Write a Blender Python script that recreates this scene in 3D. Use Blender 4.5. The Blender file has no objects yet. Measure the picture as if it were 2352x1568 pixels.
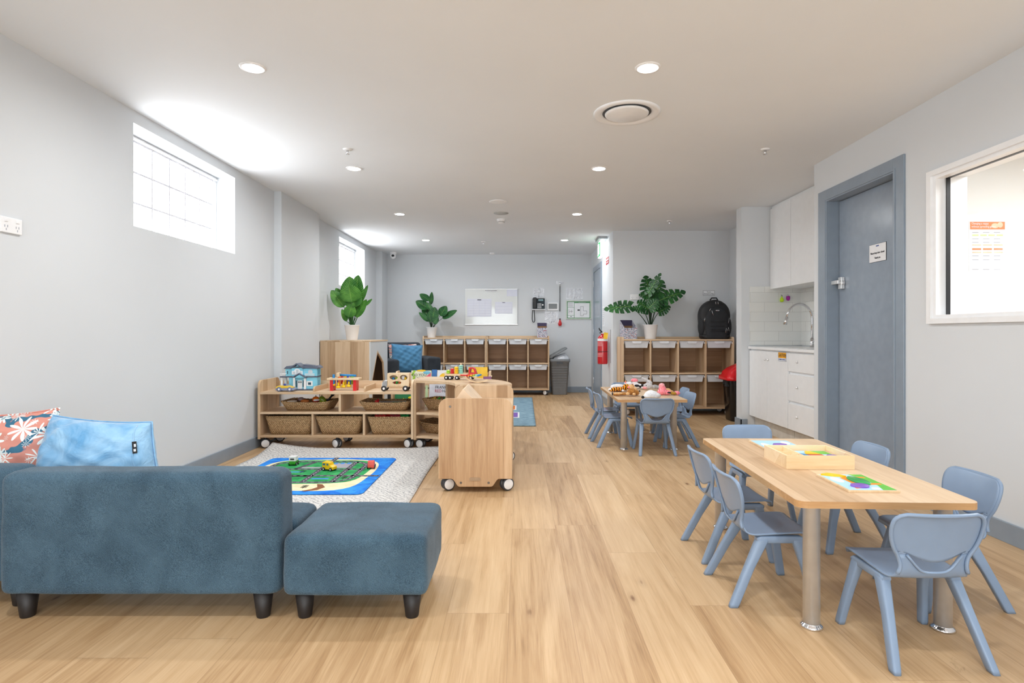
import bpy, bmesh, math, random
from mathutils import Vector, Matrix
random.seed(7)
PI = math.pi
SC = bpy.context.scene
COL = SC.collection
# ------------------------------------------------------------------ camera
cd = bpy.data.cameras.new('camera'); cam = bpy.data.objects.new('camera', cd); COL.objects.link(cam)
cam.location = (0, 0, 1.03); cam.rotation_euler = (PI/2, 0, 0)
cd.sensor_width = 36.0; cd.lens = 36.0*1345/2352
cd.shift_x = -17/2352; cd.shift_y = -19/2352
cd.clip_start = 0.05; cd.clip_end = 200
SC.camera = cam
# ------------------------------------------------------------------ world, exposure
w = bpy.data.worlds.new('sky'); SC.world = w; w.use_nodes = True
bg = w.node_tree.nodes['Background']; bg.inputs[0].default_value = (0.86, 0.93, 1.0, 1); bg.inputs[1].default_value = 2.2
SC.view_settings.view_transform = 'Standard'; SC.view_settings.look = 'None'
SC.view_settings.gamma = 1.0; SC.view_settings.use_curve_mapping = False
SC.view_settings.exposure = 0.20
SC.cycles.use_denoising = True
SC.cycles.max_bounces = 7; SC.cycles.diffuse_bounces = 5; SC.cycles.adaptive_threshold = 0.03; SC.cycles.sample_clamp_indirect = 6.0
SC.cycles.caustics_reflective = False; SC.cycles.caustics_refractive = False
LAMP_W = 9.0       # each ceiling downlight
BLOCK_E = 7.0      # daylight coming through the glass blocks
BACK_DAY = 110.0    # daylight through the glazed doors behind the camera
def area(name, loc, rot, sx, sy, power, col=(1,1,1), parent=None, spread=180):
    l = bpy.data.lights.new(name, 'AREA'); l.shape = 'RECTANGLE'; l.size = sx; l.size_y = sy; l.energy = power; l.color = col
    l.spread = math.radians(spread)
    o = bpy.data.objects.new(name, l); COL.objects.link(o); o.location = loc; o.rotation_euler = rot
    if parent: o.parent = parent
    return o
area('daylight_through_glazed_doors', (0.0, -3.45, 1.25), (PI/2, 0, 0), 3.8, 2.1, BACK_DAY, (0.93, 0.97, 1.0))   # outside the glazing, shining in
CEIL = 2.40; YB = 10.2
# ------------------------------------------------------------------ object helpers
def tag(o, label=None, cat=None, group=None, kind=None):
    if label: o['label'] = label
    if cat: o['category'] = cat
    if group: o['group'] = group
    if kind: o['kind'] = kind
    return o
def thing(name, label, cat, loc=(0,0,0), rotz=0.0, group=None):
    o = bpy.data.objects.new(name, None); COL.objects.link(o)
    o.empty_display_size = 0.05
    o.location = loc; o.rotation_euler = (0, 0, rotz)
    return tag(o, label, cat, group)
CHILDREN = {}
def dup(o, parent=None):
    c = o.copy(); COL.objects.link(c)
    if parent is not None:
        c.parent = parent; CHILDREN.setdefault(parent.name, []).append(c)
    for ch in list(CHILDREN.get(o.name, [])):
        dup(ch, c)
    return c
def setthing(o, loc, rotz, label, group=None):
    o.location = loc; o.rotation_euler = (0, 0, rotz); o['label'] = label
    if group: o['group'] = group
    return o
def rrect(hx, hy, r, n=4):
    r = min(r, hx*0.999, hy*0.999); pts = []
    for cx, cy, a0 in ((hx-r, hy-r, 0), (-hx+r, hy-r, 90), (-hx+r, -hy+r, 180), (hx-r, -hy+r, 270)):
        for k in range(n+1):
            a = math.radians(a0+90*k/n); pts.append((cx+r*math.cos(a), cy+r*math.sin(a)))
    return pts
class MB:
    def __init__(s): s.bm = bmesh.new(); s.mi = 0; s.uv = None
    def face(s, vs, mi=None, smooth=False):
        try: f = s.bm.faces.new(vs)
        except ValueError: return None
        f.material_index = s.mi if mi is None else mi; f.smooth = smooth; return f
    def poly(s, pts, mi=None): return s.face([s.bm.verts.new(p) for p in pts], mi)
    def box(s, x0, x1, y0, y1, z0, z1, mi=None, M=None):
        P = [(x0,y0,z0),(x1,y0,z0),(x1,y1,z0),(x0,y1,z0),(x0,y0,z1),(x1,y0,z1),(x1,y1,z1),(x0,y1,z1)]
        if M: P = [M @ Vector(p) for p in P]
        v = [s.bm.verts.new(p) for p in P]
        for f in ((3,2,1,0),(4,5,6,7),(0,1,5,4),(1,2,6,5),(2,3,7,6),(3,0,4,7)): s.face([v[i] for i in f], mi)
        return s
    def cbox(s, c, d, mi=None, M=None):
        return s.box(c[0]-d[0]/2, c[0]+d[0]/2, c[1]-d[1]/2, c[1]+d[1]/2, c[2]-d[2]/2, c[2]+d[2]/2, mi, M)
    def rings(s, rings, closed=True, cap=True, mi=None, smooth=True):
        R = [[s.bm.verts.new(p) for p in r] for r in rings]; n = len(R[0])
        for a, b in zip(R[:-1], R[1:]):
            for i in range(n if closed else n-1):
                j = (i+1) % n; s.face((a[i], a[j], b[j], b[i]), mi, smooth)
        if cap and closed:
            s.face(list(reversed(R[0])), mi); s.face(R[-1], mi)
        return s
    def prism(s, pts, axis, a, b, mi=None, M=None):
        # pts are 2-D; axis 'x': (y,z), 'y': (x,z), 'z': (x,y)
        def m(p, h):
            q = {'x': (h, p[0], p[1]), 'y': (p[0], h, p[1]), 'z': (p[0], p[1], h)}[axis]
            return M @ Vector(q) if M else q
        return s.rings([[m(p, a) for p in pts], [m(p, b) for p in pts]], True, True, mi, False)
    def lathe(s, prof, c=(0,0,0), seg=28, mi=None, M=None, smooth=True, cap=True):
        rs = []
        for r, z in prof:
            ring = []
            for k in range(seg):
                a = 2*PI*k/seg; q = Vector((r*math.cos(a), r*math.sin(a), z))
                if M: q = M @ q
                ring.append(q + Vector(c))
            rs.append(ring)
        return s.rings(rs, True, cap, mi, smooth)
    def cyl(s, p0, p1, r0, r1=None, seg=16, mi=None, smooth=True):
        r1 = r0 if r1 is None else r1
        return s.tube([p0, p1], [r0, r1], seg, mi, smooth)
    def tube(s, pts, rad, seg=10, mi=None, smooth=True):
        pts = [Vector(p) for p in pts]; n = len(pts)
        if not isinstance(rad, (list, tuple)): rad = [rad]*n
        rs = []; prev = None
        for i, p in enumerate(pts):
            t = (pts[min(i+1, n-1)] - pts[max(i-1, 0)])
            if t.length < 1e-9: t = Vector((0,0,1))
            t.normalize()
            if prev is None:
                h = Vector((0,0,1)) if abs(t.z) < .9 else Vector((1,0,0))
                a = t.cross(h).normalized()
            else:
                a = (prev - t*prev.dot(t))
                a = a.normalized() if a.length > 1e-6 else t.orthogonal().normalized()
            prev = a; b = t.cross(a)
            rs.append([p + (a*math.cos(2*PI*k/seg) + b*math.sin(2*PI*k/seg))*rad[i] for k in range(seg)])
        return s.rings(rs, True, True, mi, smooth)
    def ball(s, c, r, seg=16, rg=10, mi=None, M=None):
        if not isinstance(r, (list, tuple)): r = (r, r, r)
        T = Matrix.Translation(c) @ (M.to_4x4() if M else Matrix()) @ Matrix.Diagonal((r[0], r[1], r[2], 1))
        n0 = len(s.bm.faces)
        ret = bmesh.ops.create_uvsphere(s.bm, u_segments=seg, v_segments=rg, radius=1, matrix=T)
        fs = set()
        for v in ret['verts']:
            for f in v.link_faces: fs.add(f)
        for f in fs: f.smooth = True; f.material_index = s.mi if mi is None else mi
        return s
    def grid(s, fn, nu, nv, mi=None, smooth=True, closed_u=False, keep=None, uv=False):
        V = [[s.bm.verts.new(fn(i/nu, j/nv)) for i in range(nu+(0 if closed_u else 1))] for j in range(nv+1)]
        lay = None
        if uv: lay = s.bm.loops.layers.uv.verify()
        m = len(V[0])
        for j in range(nv):
            for i in range(nu if not closed_u else m):
                if keep and not keep((i+.5)/nu, (j+.5)/nv): continue
                k = (i+1) % m
                f = s.face((V[j][i], V[j][k], V[j+1][k], V[j+1][i]), mi, smooth)
                if f and lay:
                    for lp, (a, b) in zip(f.loops, ((i,j),(i+1,j),(i+1,j+1),(i,j+1))): lp[lay].uv = (a/nu, b/nv)
        return s
    def build(s, name, mats, parent=None, bev=0, seg=2, sub=0, solid=0, loc=None, off=0, smooth=None):
        if solid == 0: bmesh.ops.recalc_face_normals(s.bm, faces=s.bm.faces)
        me = bpy.data.meshes.new(name); s.bm.to_mesh(me); s.bm.free()
        if smooth is not None:
            for p in me.polygons: p.use_smooth = smooth
        if not isinstance(mats, (list, tuple)): mats = [mats]
        for m in mats: me.materials.append(m)
        o = bpy.data.objects.new(name, me); COL.objects.link(o)
        if parent:
            o.parent = parent; CHILDREN.setdefault(parent.name, []).append(o)
        if loc: o.location = loc
        if solid:
            d = o.modifiers.new('solid', 'SOLIDIFY'); d.thickness = solid; d.offset = off
        if bev:
            b = o.modifiers.new('bevel', 'BEVEL'); b.width = bev; b.segments = seg; b.limit_method = 'ANGLE'; b.angle_limit = math.radians(40); b.harden_normals = False
        if sub:
            d = o.modifiers.new('subdivision', 'SUBSURF'); d.levels = sub; d.render_levels = sub
        return o
def lettering(name, body, size, M, mat, parent=None, depth=0.0006, align='CENTER', squash=1.0):
    c = bpy.data.curves.new(name, 'FONT'); c.body = body; c.size = size; c.align_x = align; c.align_y = 'CENTER'; c.extrude = depth; c.resolution_u = 3
    t = bpy.data.objects.new(name, c)
    me = bpy.data.meshes.new_from_object(t); bpy.data.objects.remove(t)
    me.transform(M @ Matrix.Diagonal((squash, 1, 1, 1)))
    me.materials.clear(); me.materials.append(mat)
    o = bpy.data.objects.new(name, me); COL.objects.link(o)
    if parent: o.parent = parent; CHILDREN.setdefault(parent.name, []).append(o)
    return o
# text frames: plane facing -Y (front), facing -X, facing +X, facing up
def Fy(x, y, z): return Matrix.Translation((x,y,z)) @ Matrix.Rotation(PI/2, 4, 'X')
def Fx(x, y, z): return Matrix.Translation((x,y,z)) @ Matrix.Rotation(-PI/2, 4, 'Z') @ Matrix.Rotation(PI/2, 4, 'X')
def Fup(x, y, z): return Matrix.Translation((x,y,z))
def P(x, y, Y):   # point of the place at distance Y seen at a photograph pixel
    return ((x-1193)/1345*Y, 1.03-(y-765)/1345*Y)
# ------------------------------------------------------------------ materials
def lin(c):
    return tuple(((v/255)/12.92 if v/255 <= .04045 else ((v/255+.055)/1.055)**2.4) for v in c) + (1,)
class NT:
    def __init__(s, name):
        s.m = bpy.data.materials.new(name); s.m.use_nodes = True; s.t = s.m.node_tree; s.n = s.t.nodes; s.b = s.n['Principled BSDF']
    def new(s, ty, **k):
        n = s.n.new(ty)
        for a, v in k.items():
            if a.startswith('i_'):
                key = a[2:]; key = int(key) if key.isdigit() else key.replace('_', ' ')
                n.inputs[key].default_value = v
            else: setattr(n, a, v)
        return n
    def link(s, a, b): s.t.links.new(a, b)
    def math(s, op, a, b=None):
        n = s.new('ShaderNodeMath', operation=op)
        for i, v in enumerate((a, b)):
            if v is None: continue
            if isinstance(v, (int, float)): n.inputs[i].default_value = v
            else: s.link(v, n.inputs[i])
        return n.outputs[0]
    def coords(s, scale=(1,1,1), kind='Object', rot=(0,0,0), loc=(0,0,0)):
        tc = s.new('ShaderNodeTexCoord'); mp = s.new('ShaderNodeMapping')
        mp.inputs['Scale'].default_value = scale; mp.inputs['Rotation'].default_value = rot; mp.inputs['Location'].default_value = loc
        s.link(tc.outputs[kind], mp.inputs[0]); return mp.outputs[0]
    def noise(s, v, scale=5, detail=4, rough=.5, dist=0):
        n = s.new('ShaderNodeTexNoise'); n.inputs['Scale'].default_value = scale; n.inputs['Detail'].default_value = detail
        n.inputs['Roughness'].default_value = rough; n.inputs['Distortion'].default_value = dist
        s.link(v, n.inputs['Vector']); return n.outputs['Fac']
    def ramp(s, f, stops):
        n = s.new('ShaderNodeValToRGB'); e = n.color_ramp.elements
        while len(e) > 1: e.remove(e[-1])
        e[0].position = stops[0][0]; e[0].color = lin(stops[0][1])
        for p, c in stops[1:]:
            k = e.new(p); k.color = lin(c)
        s.link(f, n.inputs[0]); return n.outputs[0]
    def mix(s, f, a, b, mode='MIX'):
        n = s.new('ShaderNodeMix', data_type='RGBA', blend_type=mode)
        if isinstance(f, (int, float)): n.inputs[0].default_value = f
        else: s.link(f, n.inputs[0])
        for sock, v in ((n.inputs[6], a), (n.inputs[7], b)):
            if isinstance(v, tuple): sock.default_value = v if len(v) == 4 else lin(v)
            else: s.link(v, sock)
        return n.outputs[2]
    def bump(s, h, strength=.3, dist=.002):
        n = s.new('ShaderNodeBump'); n.inputs['Strength'].default_value = strength; n.inputs['Distance'].default_value = dist
        s.link(h, n.inputs['Height']); s.link(n.outputs[0], s.b.inputs['Normal'])
    def base(s, c):
        if isinstance(c, tuple): s.b.inputs['Base Color'].default_value = lin(c)
        else: s.link(c, s.b.inputs['Base Color'])
    def r(s, rough=.5, metal=0, spec=.5, coat=0):
        s.b.inputs['Roughness'].default_value = rough; s.b.inputs['Metallic'].default_value = metal
        s.b.inputs['Specular IOR Level'].default_value = spec; s.b.inputs['Coat Weight'].default_value = coat
        return s
_mc = {}
def M(name, col, rough=.5, metal=0, spec=.5, coat=0, vary=.04, emit=0):
    if name in _mc: return _mc[name]
    t = NT(name); t.r(rough, metal, spec, coat)
    v = t.coords(); f = t.noise(v, 14, 2)
    lo = tuple(max(0, c*(1-vary)) for c in col); hi = tuple(min(255, c*(1+vary)) for c in col)
    t.base(t.ramp(f, [(.3, lo), (.7, hi)]))
    if emit:
        t.b.inputs['Emission Color'].default_value = lin(col); t.b.inputs['Emission Strength'].default_value = emit
    _mc[name] = t.m; return t.m
def plaster(name, col):
    t = NT(name); t.r(.75, spec=.25); v = t.coords()
    t.base(t.ramp(t.noise(v, 1.2, 3), [(.3, tuple(c*.985 for c in col)), (.7, col)]))
    t.bump(t.noise(v, 160, 3), .06, .001); return t.m
def wood(name, light, mid, dark, axis='Z', stave=.09, rough=.45, seed=0.0):
    t = NT(name); t.r(rough, spec=.35)
    ix = {'X': 0, 'Y': 1, 'Z': 2}[axis]
    tc = t.new('ShaderNodeTexCoord'); sp = t.new('ShaderNodeSeparateXYZ'); t.link(tc.outputs['Object'], sp.inputs[0])
    o = [sp.outputs[i] for i in range(3) if i != ix]; a = sp.outputs[ix]
    cross = t.math('ADD', t.math('ADD', o[0], t.math('MULTIPLY', o[1], 1.0)), seed)
    idx = t.math('FLOOR', t.math('DIVIDE', cross, stave))
    wn = t.new('ShaderNodeTexWhiteNoise', noise_dimensions='1D'); t.link(idx, wn.inputs['W'])
    cb = t.new('ShaderNodeCombineXYZ')
    t.link(t.math('MULTIPLY', o[0], 26), cb.inputs[0]); t.link(t.math('MULTIPLY', o[1], 26), cb.inputs[1])
    t.link(t.math('ADD', t.math('MULTIPLY', a, 1.6), t.math('MULTIPLY', wn.outputs[0], 40)), cb.inputs[2])
    g = t.noise(cb.outputs[0], 1.0, 5, .62, .6)
    cb2 = t.new('ShaderNodeCombineXYZ')
    t.link(t.math('MULTIPLY', o[0], 260), cb2.inputs[0]); t.link(t.math('MULTIPLY', o[1], 260), cb2.inputs[1]); t.link(t.math('MULTIPLY', a, 9), cb2.inputs[2])
    g2 = t.noise(cb2.outputs[0], 1.0, 2, .5)
    f = t.math('ADD', t.math('MULTIPLY', g, .55), t.math('ADD', t.math('MULTIPLY', wn.outputs[0], .33), t.math('MULTIPLY', g2, .16)))
    t.base(t.ramp(f, [(.30, dark), (.50, mid), (.72, light)]))
    t.bump(g2, .08, .0006); return t.m
OAK = ((224,198,166), (205,175,141), (177,145,111))
woodZ = wood('oak_laminate_upright', *OAK, 'Z'); woodX = wood('oak_laminate_lengthwise', *OAK, 'X'); woodY = wood('oak_laminate_crosswise', *OAK, 'Y')
panelC = wood('oak_laminate_end_panel', (226,196,160), (208,173,135), (178,140,104), 'Z', .105, seed=3.0)
oakShade = wood('oak_board_shade_tinted', (186,152,120), (166,130,98), (140,106,78), 'X', .2)  # oak toned darker and browner to carry the shade inside the tray units
pine = wood('pale_pine', (250,232,202), (244,220,182), (228,196,150), 'X', .3)
ply = wood('birch_ply', (240,218,186), (230,204,168), (212,182,144), 'Z', .5)
tableW = wood('oak_table_laminate', (224,199,168), (207,177,144), (184,152,118), 'Y', .2)
edgeW = wood('oak_table_edging', (220,182,136), (204,163,116), (182,138,92), 'X', .5)
wallM = plaster('wall_paint_pale_grey', (217,221,225)); ceilM = plaster('ceiling_paint', (235,239,243)); creamM = plaster('cream_room_paint', (246,247,246))
trimM = M('blue_grey_gloss_paint', (139,152,166), .28, spec=.5, vary=.015)
doorM = M('blue_grey_door_paint', (142,155,170), .22, spec=.5, vary=.02)
whiteP = M('white_plastic', (241,242,244), .35, vary=.01); whiteL = M('white_laminate', (238,240,242), .3, vary=.008)
trayM = M('pale_grey_plastic_tray', (226,230,236), .3, vary=.01)
steel = M('brushed_steel', (236,236,236), .30, .62, vary=.03); chrome = M('chrome', (225,225,228), .08, 1, vary=.01)
black = M('black_plastic', (26,27,30), .45); dark = M('dark_grey_plastic', (62,66,72), .4); charcoal = M('charcoal_felt', (52,56,62), .9, vary=.15)
legBlk = M('black_wood_leg', (34,30,30), .5); greyP = M('grey_plastic_bin', (128,132,136), .4, vary=.03)
red = M('red_paint', (206,34,38), .3, vary=.03); yellow = M('yellow_paint', (246,198,24), .35); blue = M('blue_paint', (28,132,200), .35)
green = M('green_paint', (58,176,70), .35); orange = M('orange_paint', (244,120,26), .35); lime = M('lime_paint', (160,210,50), .35)
purple = M('purple_paint', (126,86,186), .35); teal = M('mint_paint', (150,214,200), .35); pink = M('pink_paint', (236,96,120), .5)
ink = M('black_ink', (40,42,52), .6); inkg = M('grey_ink', (150,154,166), .6); paper = M('white_paper', (236,238,242), .5, vary=.01)
def metal_sheen(): pass
# floor
def floor_mat():
    t = NT('oak_vinyl_planks'); t.r(.42, spec=.4)
    tc = t.new('ShaderNodeTexCoord'); sp = t.new('ShaderNodeSeparateXYZ'); t.link(tc.outputs['Object'], sp.inputs[0])
    PW, PL = .228, 1.52
    row = t.math('FLOOR', t.math('DIVIDE', t.math('ADD', sp.outputs[0], 10.07), PW))
    w1 = t.new('ShaderNodeTexWhiteNoise', noise_dimensions='1D'); t.link(row, w1.inputs['W'])
    yy = t.math('ADD', t.math('DIVIDE', sp.outputs[1], PL), t.math('MULTIPLY', w1.outputs[0], 7.3))
    col = t.math('FLOOR', yy)
    cb = t.new('ShaderNodeCombineXYZ'); t.link(row, cb.inputs[0]); t.link(col, cb.inputs[1])
    w2 = t.new('ShaderNodeTexWhiteNoise', noise_dimensions='2D'); t.link(cb.outputs[0], w2.inputs['Vector'])
    rnd = w2.outputs['Value']
    fx = t.math('FRACT', t.math('DIVIDE', t.math('ADD', sp.outputs[0], 10.07), PW)); fy = t.math('FRACT', yy)
    ex = t.math('MINIMUM', fx, t.math('SUBTRACT', 1.0, fx)); ey = t.math('MINIMUM', fy, t.math('SUBTRACT', 1.0, fy))
    joint = t.math('MAXIMUM', t.math('LESS_THAN', ex, .006), t.math('LESS_THAN', ey, .0011))
    def cv(sx, sy, off):
        c = t.new('ShaderNodeCombineXYZ')
        t.link(t.math('MULTIPLY', sp.outputs[0], sx), c.inputs[0]); t.link(t.math('MULTIPLY', sp.outputs[1], sy), c.inputs[1]); t.link(t.math('MULTIPLY', rnd, off), c.inputs[2]); return c.outputs[0]
    g1 = t.noise(cv(11, .8, 31), 1, 4, .55, 1.6)
    g2 = t.noise(cv(70, 1.7, 17), 1, 4, .6, .5)
    g3 = t.noise(cv(330, 7, 5), 1, 3, .6)
    kn = t.noise(cv(7, 2.6, 57), 1, 5, .7, 1.0)
    f = t.math('ADD', t.math('ADD', t.math('MULTIPLY', g1, .46), t.math('MULTIPLY', g2, .26)), t.math('ADD', t.math('MULTIPLY', rnd, .13), t.math('MULTIPLY', g3, .20)))
    c = t.ramp(f, [(.30, (138,103,67)), (.43, (180,145,105)), (.56, (201,168,128)), (.76, (219,190,152))])
    c = t.mix(t.ramp(kn, [(.0, (255,255,255)), (.27, (210,210,210)), (.33, (0,0,0))]), c, (158,124,88))
    vk = t.new('ShaderNodeTexVoronoi', voronoi_dimensions='3D'); vk.inputs['Scale'].default_value = 1; t.link(cv(4.6, 1.7, 23), vk.inputs['Vector'])
    kd = t.math('ADD', vk.outputs['Distance'], t.math('MULTIPLY', g2, .06))
    c = t.mix(t.ramp(kd, [(.05, (255,255,255)), (.085, (120,120,120)), (.15, (0,0,0))]), c, (122,84,52))
    c = t.mix(t.math('MULTIPLY', joint, .26), c, (120,86,56))
    t.base(c); t.bump(t.math('SUBTRACT', g3, joint), .07, .0008); return t.m
floorM = floor_mat()
def fabric(name, c1, c2, scale=420, sheen=.3, rough=.95, mott=5):
    t = NT(name); t.r(rough, spec=.15); v = t.coords()
    wv = t.new('ShaderNodeTexWave', wave_type='BANDS', bands_direction='DIAGONAL'); wv.inputs['Scale'].default_value = scale/4; wv.inputs['Distortion'].default_value = 1.2; wv.inputs['Detail Scale'].default_value = 8
    t.link(v, wv.inputs['Vector'])
    n = t.noise(v, scale, 2, .7); m = t.noise(v, mott, 4, .6, .5)
    f = t.math('ADD', t.math('MULTIPLY', n, .55), t.math('ADD', t.math('MULTIPLY', wv.outputs['Fac'], .12), t.math('MULTIPLY', m, .33)))
    t.base(t.ramp(f, [(.34, c1), (.66, c2)]))
    t.b.inputs['Sheen Weight'].default_value = sheen; t.b.inputs['Sheen Roughness'].default_value = .4
    t.bump(t.math('ADD', n, wv.outputs['Fac']), .45, .0016); return t.m
sofaM = fabric('blue_woven_upholstery', (32,52,68), (92,120,140), 430, .2)
denim = fabric('blue_linen', (62,112,150), (92,146,184), 300, .3)
def velvet_mat():
    t = NT('pale_blue_velvet'); t.r(.6, spec=.2); t.base(t.ramp(t.noise(t.coords(), 5, 4, .6, 1.5), [(.32,(100,158,204)),(.62,(158,200,232))]))
    t.b.inputs['Sheen Weight'].default_value = .8; t.b.inputs['Sheen Roughness'].default_value = .3; t.bump(t.noise(t.coords((1,1,1.6)), 7, 3, .5, 2), .35, .03); return t.m
velvet = velvet_mat()
armM = fabric('charcoal_upholstery', (40,44,50), (66,72,80), 400, .1)
def basket_mat(name='seagrass_weave', light=(226,194,150), darkc=(120,88,58)):
    t = NT(name); t.r(.8, spec=.2)
    tc = t.new('ShaderNodeTexCoord'); sp = t.new('ShaderNodeSeparateXYZ'); t.link(tc.outputs['Object'], sp.inputs[0])
    h = t.math('ADD', sp.outputs[0], sp.outputs[1])
    row = t.math('FLOOR', t.math('MULTIPLY', sp.outputs[2], 95))
    s1 = t.math('SINE', t.math('ADD', t.math('MULTIPLY', h, 340), t.math('MULTIPLY', row, PI)))
    s2 = t.math('SINE', t.math('MULTIPLY', sp.outputs[2], 95*2*PI))
    hgt = t.math('ADD', t.math('MULTIPLY', s1, .5), t.math('MULTIPLY', s2, .5))
    n = t.noise(t.coords((1,1,1)), 90, 3, .6)
    f = t.math('ADD', t.math('MULTIPLY', hgt, .22), n)
    t.base(t.ramp(f, [(.22, darkc), (.5, (186,150,108)), (.72, light)]))
    t.bump(hgt, .9, .004); return t.m
basketM = basket_mat(); 
def glassM_():
    m = bpy.data.materials.new('window_glass'); m.use_nodes = True; t = m.node_tree; n = t.nodes; n.clear()
    o = n.new('ShaderNodeOutputMaterial'); mx = n.new('ShaderNodeMixShader'); tr = n.new('ShaderNodeBsdfTransparent'); gl = n.new('ShaderNodeBsdfGlossy'); fr = n.new('ShaderNodeLayerWeight'); fr.inputs[0].default_value = .12; pw = n.new('ShaderNodeMath'); pw.operation = 'MULTIPLY_ADD'; pw.inputs[1].default_value = .8; pw.inputs[2].default_value = .04
    gl.inputs['Roughness'].default_value = 0.0; t.links.new(fr.outputs['Facing'], pw.inputs[0]); tr.inputs[0].default_value = (.96,.98,.98,1)
    t.links.new(pw.outputs[0], mx.inputs[0]); t.links.new(tr.outputs[0], mx.inputs[1]); t.links.new(gl.outputs[0], mx.inputs[2]); t.links.new(mx.outputs[0], o.inputs[0]); return m
glassM = glassM_()
def block_mat():
    t = NT('backlit_glass_block'); t.r(.15, spec=.6); v = t.coords()
    f = t.noise(v, 7, 2, .5, 3.0)
    t.base((240,244,246)); e = t.ramp(f, [(.0, (255,255,255)), (.452, (255,255,255)), (.462, (100,103,110)), (.468, (100,103,110)), (.478, (255,255,255))])
    t.link(e, t.b.inputs['Emission Color']); t.b.inputs['Emission Strength'].default_value = BLOCK_E
    t.bump(f, .4, .01); return t.m
blockM = block_mat()
mortarM = M('white_mortar', (205,205,212), .8)
def sleeve_mat():
    t = NT('clear_plastic_sleeve'); t.r(.12, spec=.8); t.base((226,229,235))
    t.bump(t.noise(t.coords(), 14, 2, .5, 1), 1.0, .03); return t.m
sleeveM = sleeve_mat()
# ================================================================== the room
XL, XR = -2.37, 2.406
def struct(name, mb, mats, **k):
    return tag(mb.build(name, mats, **k), kind='structure')
struct('floor', MB().box(-2.75, 5.3, -3.3, 10.5, -.12, 0), floorM)
struct('ceiling', MB().box(-2.75, 5.3, -3.3, 10.5, CEIL, CEIL+.12), ceilM)
def wall_with_holes(mb, axis, a0, a1, t0, t1, holes):
    # axis 'y': wall runs along Y from a0 to a1, thickness in X t0..t1; holes (s0, s1, z0, z1)
    def bx(s0, s1, z0, z1):
        if s1-s0 < 1e-4 or z1-z0 < 1e-4: return
        if axis == 'y': mb.box(t0, t1, s0, s1, z0, z1)
        else: mb.box(s0, s1, t0, t1, z0, z1)
    cur = a0
    for s0, s1, z0, z1 in sorted(holes):
        bx(cur, s0, 0, CEIL); bx(s0, s1, 0, z0); bx(s0, s1, z1, CEIL); cur = s1
    bx(cur, a1, 0, CEIL)
mb = MB()
W1 = (3.594, 4.88, 1.69, 2.323); W2 = (7.80, 9.08, 1.675, 2.318)
wall_with_holes(mb, 'y', -3.3, 5.66, -2.70, XL, [W1])
mb.box(-2.70, -2.30, 5.66, 6.73, 0, CEIL)
wall_with_holes(mb, 'y', 6.73, 9.80, -2.70, -2.40, [W2])
mb.box(-2.70, -2.30, 9.80, YB, 0, CEIL)
struct('wall_left', mb, wallM)
struct('wall_back', MB().box(-2.70, 1.253, YB, YB+.2, 0, CEIL), wallM)
# block of wall that carries the far door and forms the storage alcove
struct('wall_alcove', MB().box(1.253, 3.2, 7.84, 10.4, 0, CEIL).box(2.81, 3.2, 6.5, 7.84, 0, CEIL), wallM)
struct('wall_nib', MB().box(2.408, 3.2, 6.35, 6.50, 0, CEIL), wallM)
struct('wall_kitchenette', MB().box(3.06, 3.2, 4.78, 6.35, 0, CEIL).box(2.60, 3.2, 4.66, 4.78, 0, CEIL), wallM)
D1 = (3.754, 4.564, 0, 2.05); RW = (1.30, 3.40, 1.115, 1.94)
mb = MB(); wall_with_holes(mb, 'y', -3.3, 4.78, XR, 2.595, [(1.28,3.42,1.095,1.96), (3.70,4.62,0,2.10)]); struct('wall_right', mb, wallM)
mb = MB(); wall_with_holes(mb, 'x', -2.70, 2.60, -3.3, -3.15, [(-1.95, -.1, 0, 2.1), (.1, 1.95, 0, 2.1)]); struct('wall_rear', mb, wallM)
# glazed doors behind the camera (they light the room and show in the whiteboard)
for n, (a, b) in enumerate(((-1.95, -.1), (.1, 1.95))):
    f = struct('door_%d' % (n+4), MB().box(a, a+.06, -3.28, -3.2, 0, 2.1).box(b-.06, b, -3.28, -3.2, 0, 2.1).box(a, b, -3.28, -3.2, 0, .08).box(a, b, -3.28, -3.2, 2.03, 2.1), whiteP)
    m_ = MB(); m_.poly([(a+.06,-3.24,.08),(b-.06,-3.24,.08),(b-.06,-3.24,2.03),(a+.06,-3.24,2.03)]); m_.build('door_glass', glassM, f)
# change room beyond the right-hand window
struct('wall_change_room', MB().box(2.60, 5.3, 4.62, 4.66, 0, CEIL).box(5.2, 5.3, -1.2, 4.62, 0, CEIL).box(2.60, 5.3, -1.3, -1.2, 0, CEIL), creamM)
# skirting
bb = .10
struct('baseboard_left', MB().box(XL, XL+.014, -3.1, 5.66, 0, bb).box(-2.30, -2.286, 5.646, 6.744, 0, bb).box(-2.37, -2.286, 5.646, 5.66, 0, bb).box(-2.40, -2.386, 6.744, 9.80, 0, bb).box(-2.40, -2.286, 9.786, 9.80, 0, bb).box(-2.30, -2.286, 9.80, YB, 0, bb), trimM, bev=.002)
struct('baseboard_back', MB().box(-2.286, 1.253, YB-.014, YB, 0, bb), trimM, bev=.002)
struct('baseboard_right', MB().box(XR-.014, XR, -3.1, 3.655, 0, bb).box(XR-.014, XR, 4.70, 4.78, 0, bb), trimM, bev=.002)
struct('baseboard_nib', MB().box(2.394, 2.47, 6.336, 6.35, 0, bb).box(2.394, 2.408, 6.336, 6.514, 0, bb), trimM, bev=.002)
struct('baseboard_alcove', MB().box(1.253, 2.81, 7.826, 7.84, 0, bb).box(1.239, 1.253, 7.826, 8.84, 0, bb).box(2.796, 2.81, 6.5, 7.826, 0, bb), trimM, bev=.002)
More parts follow.
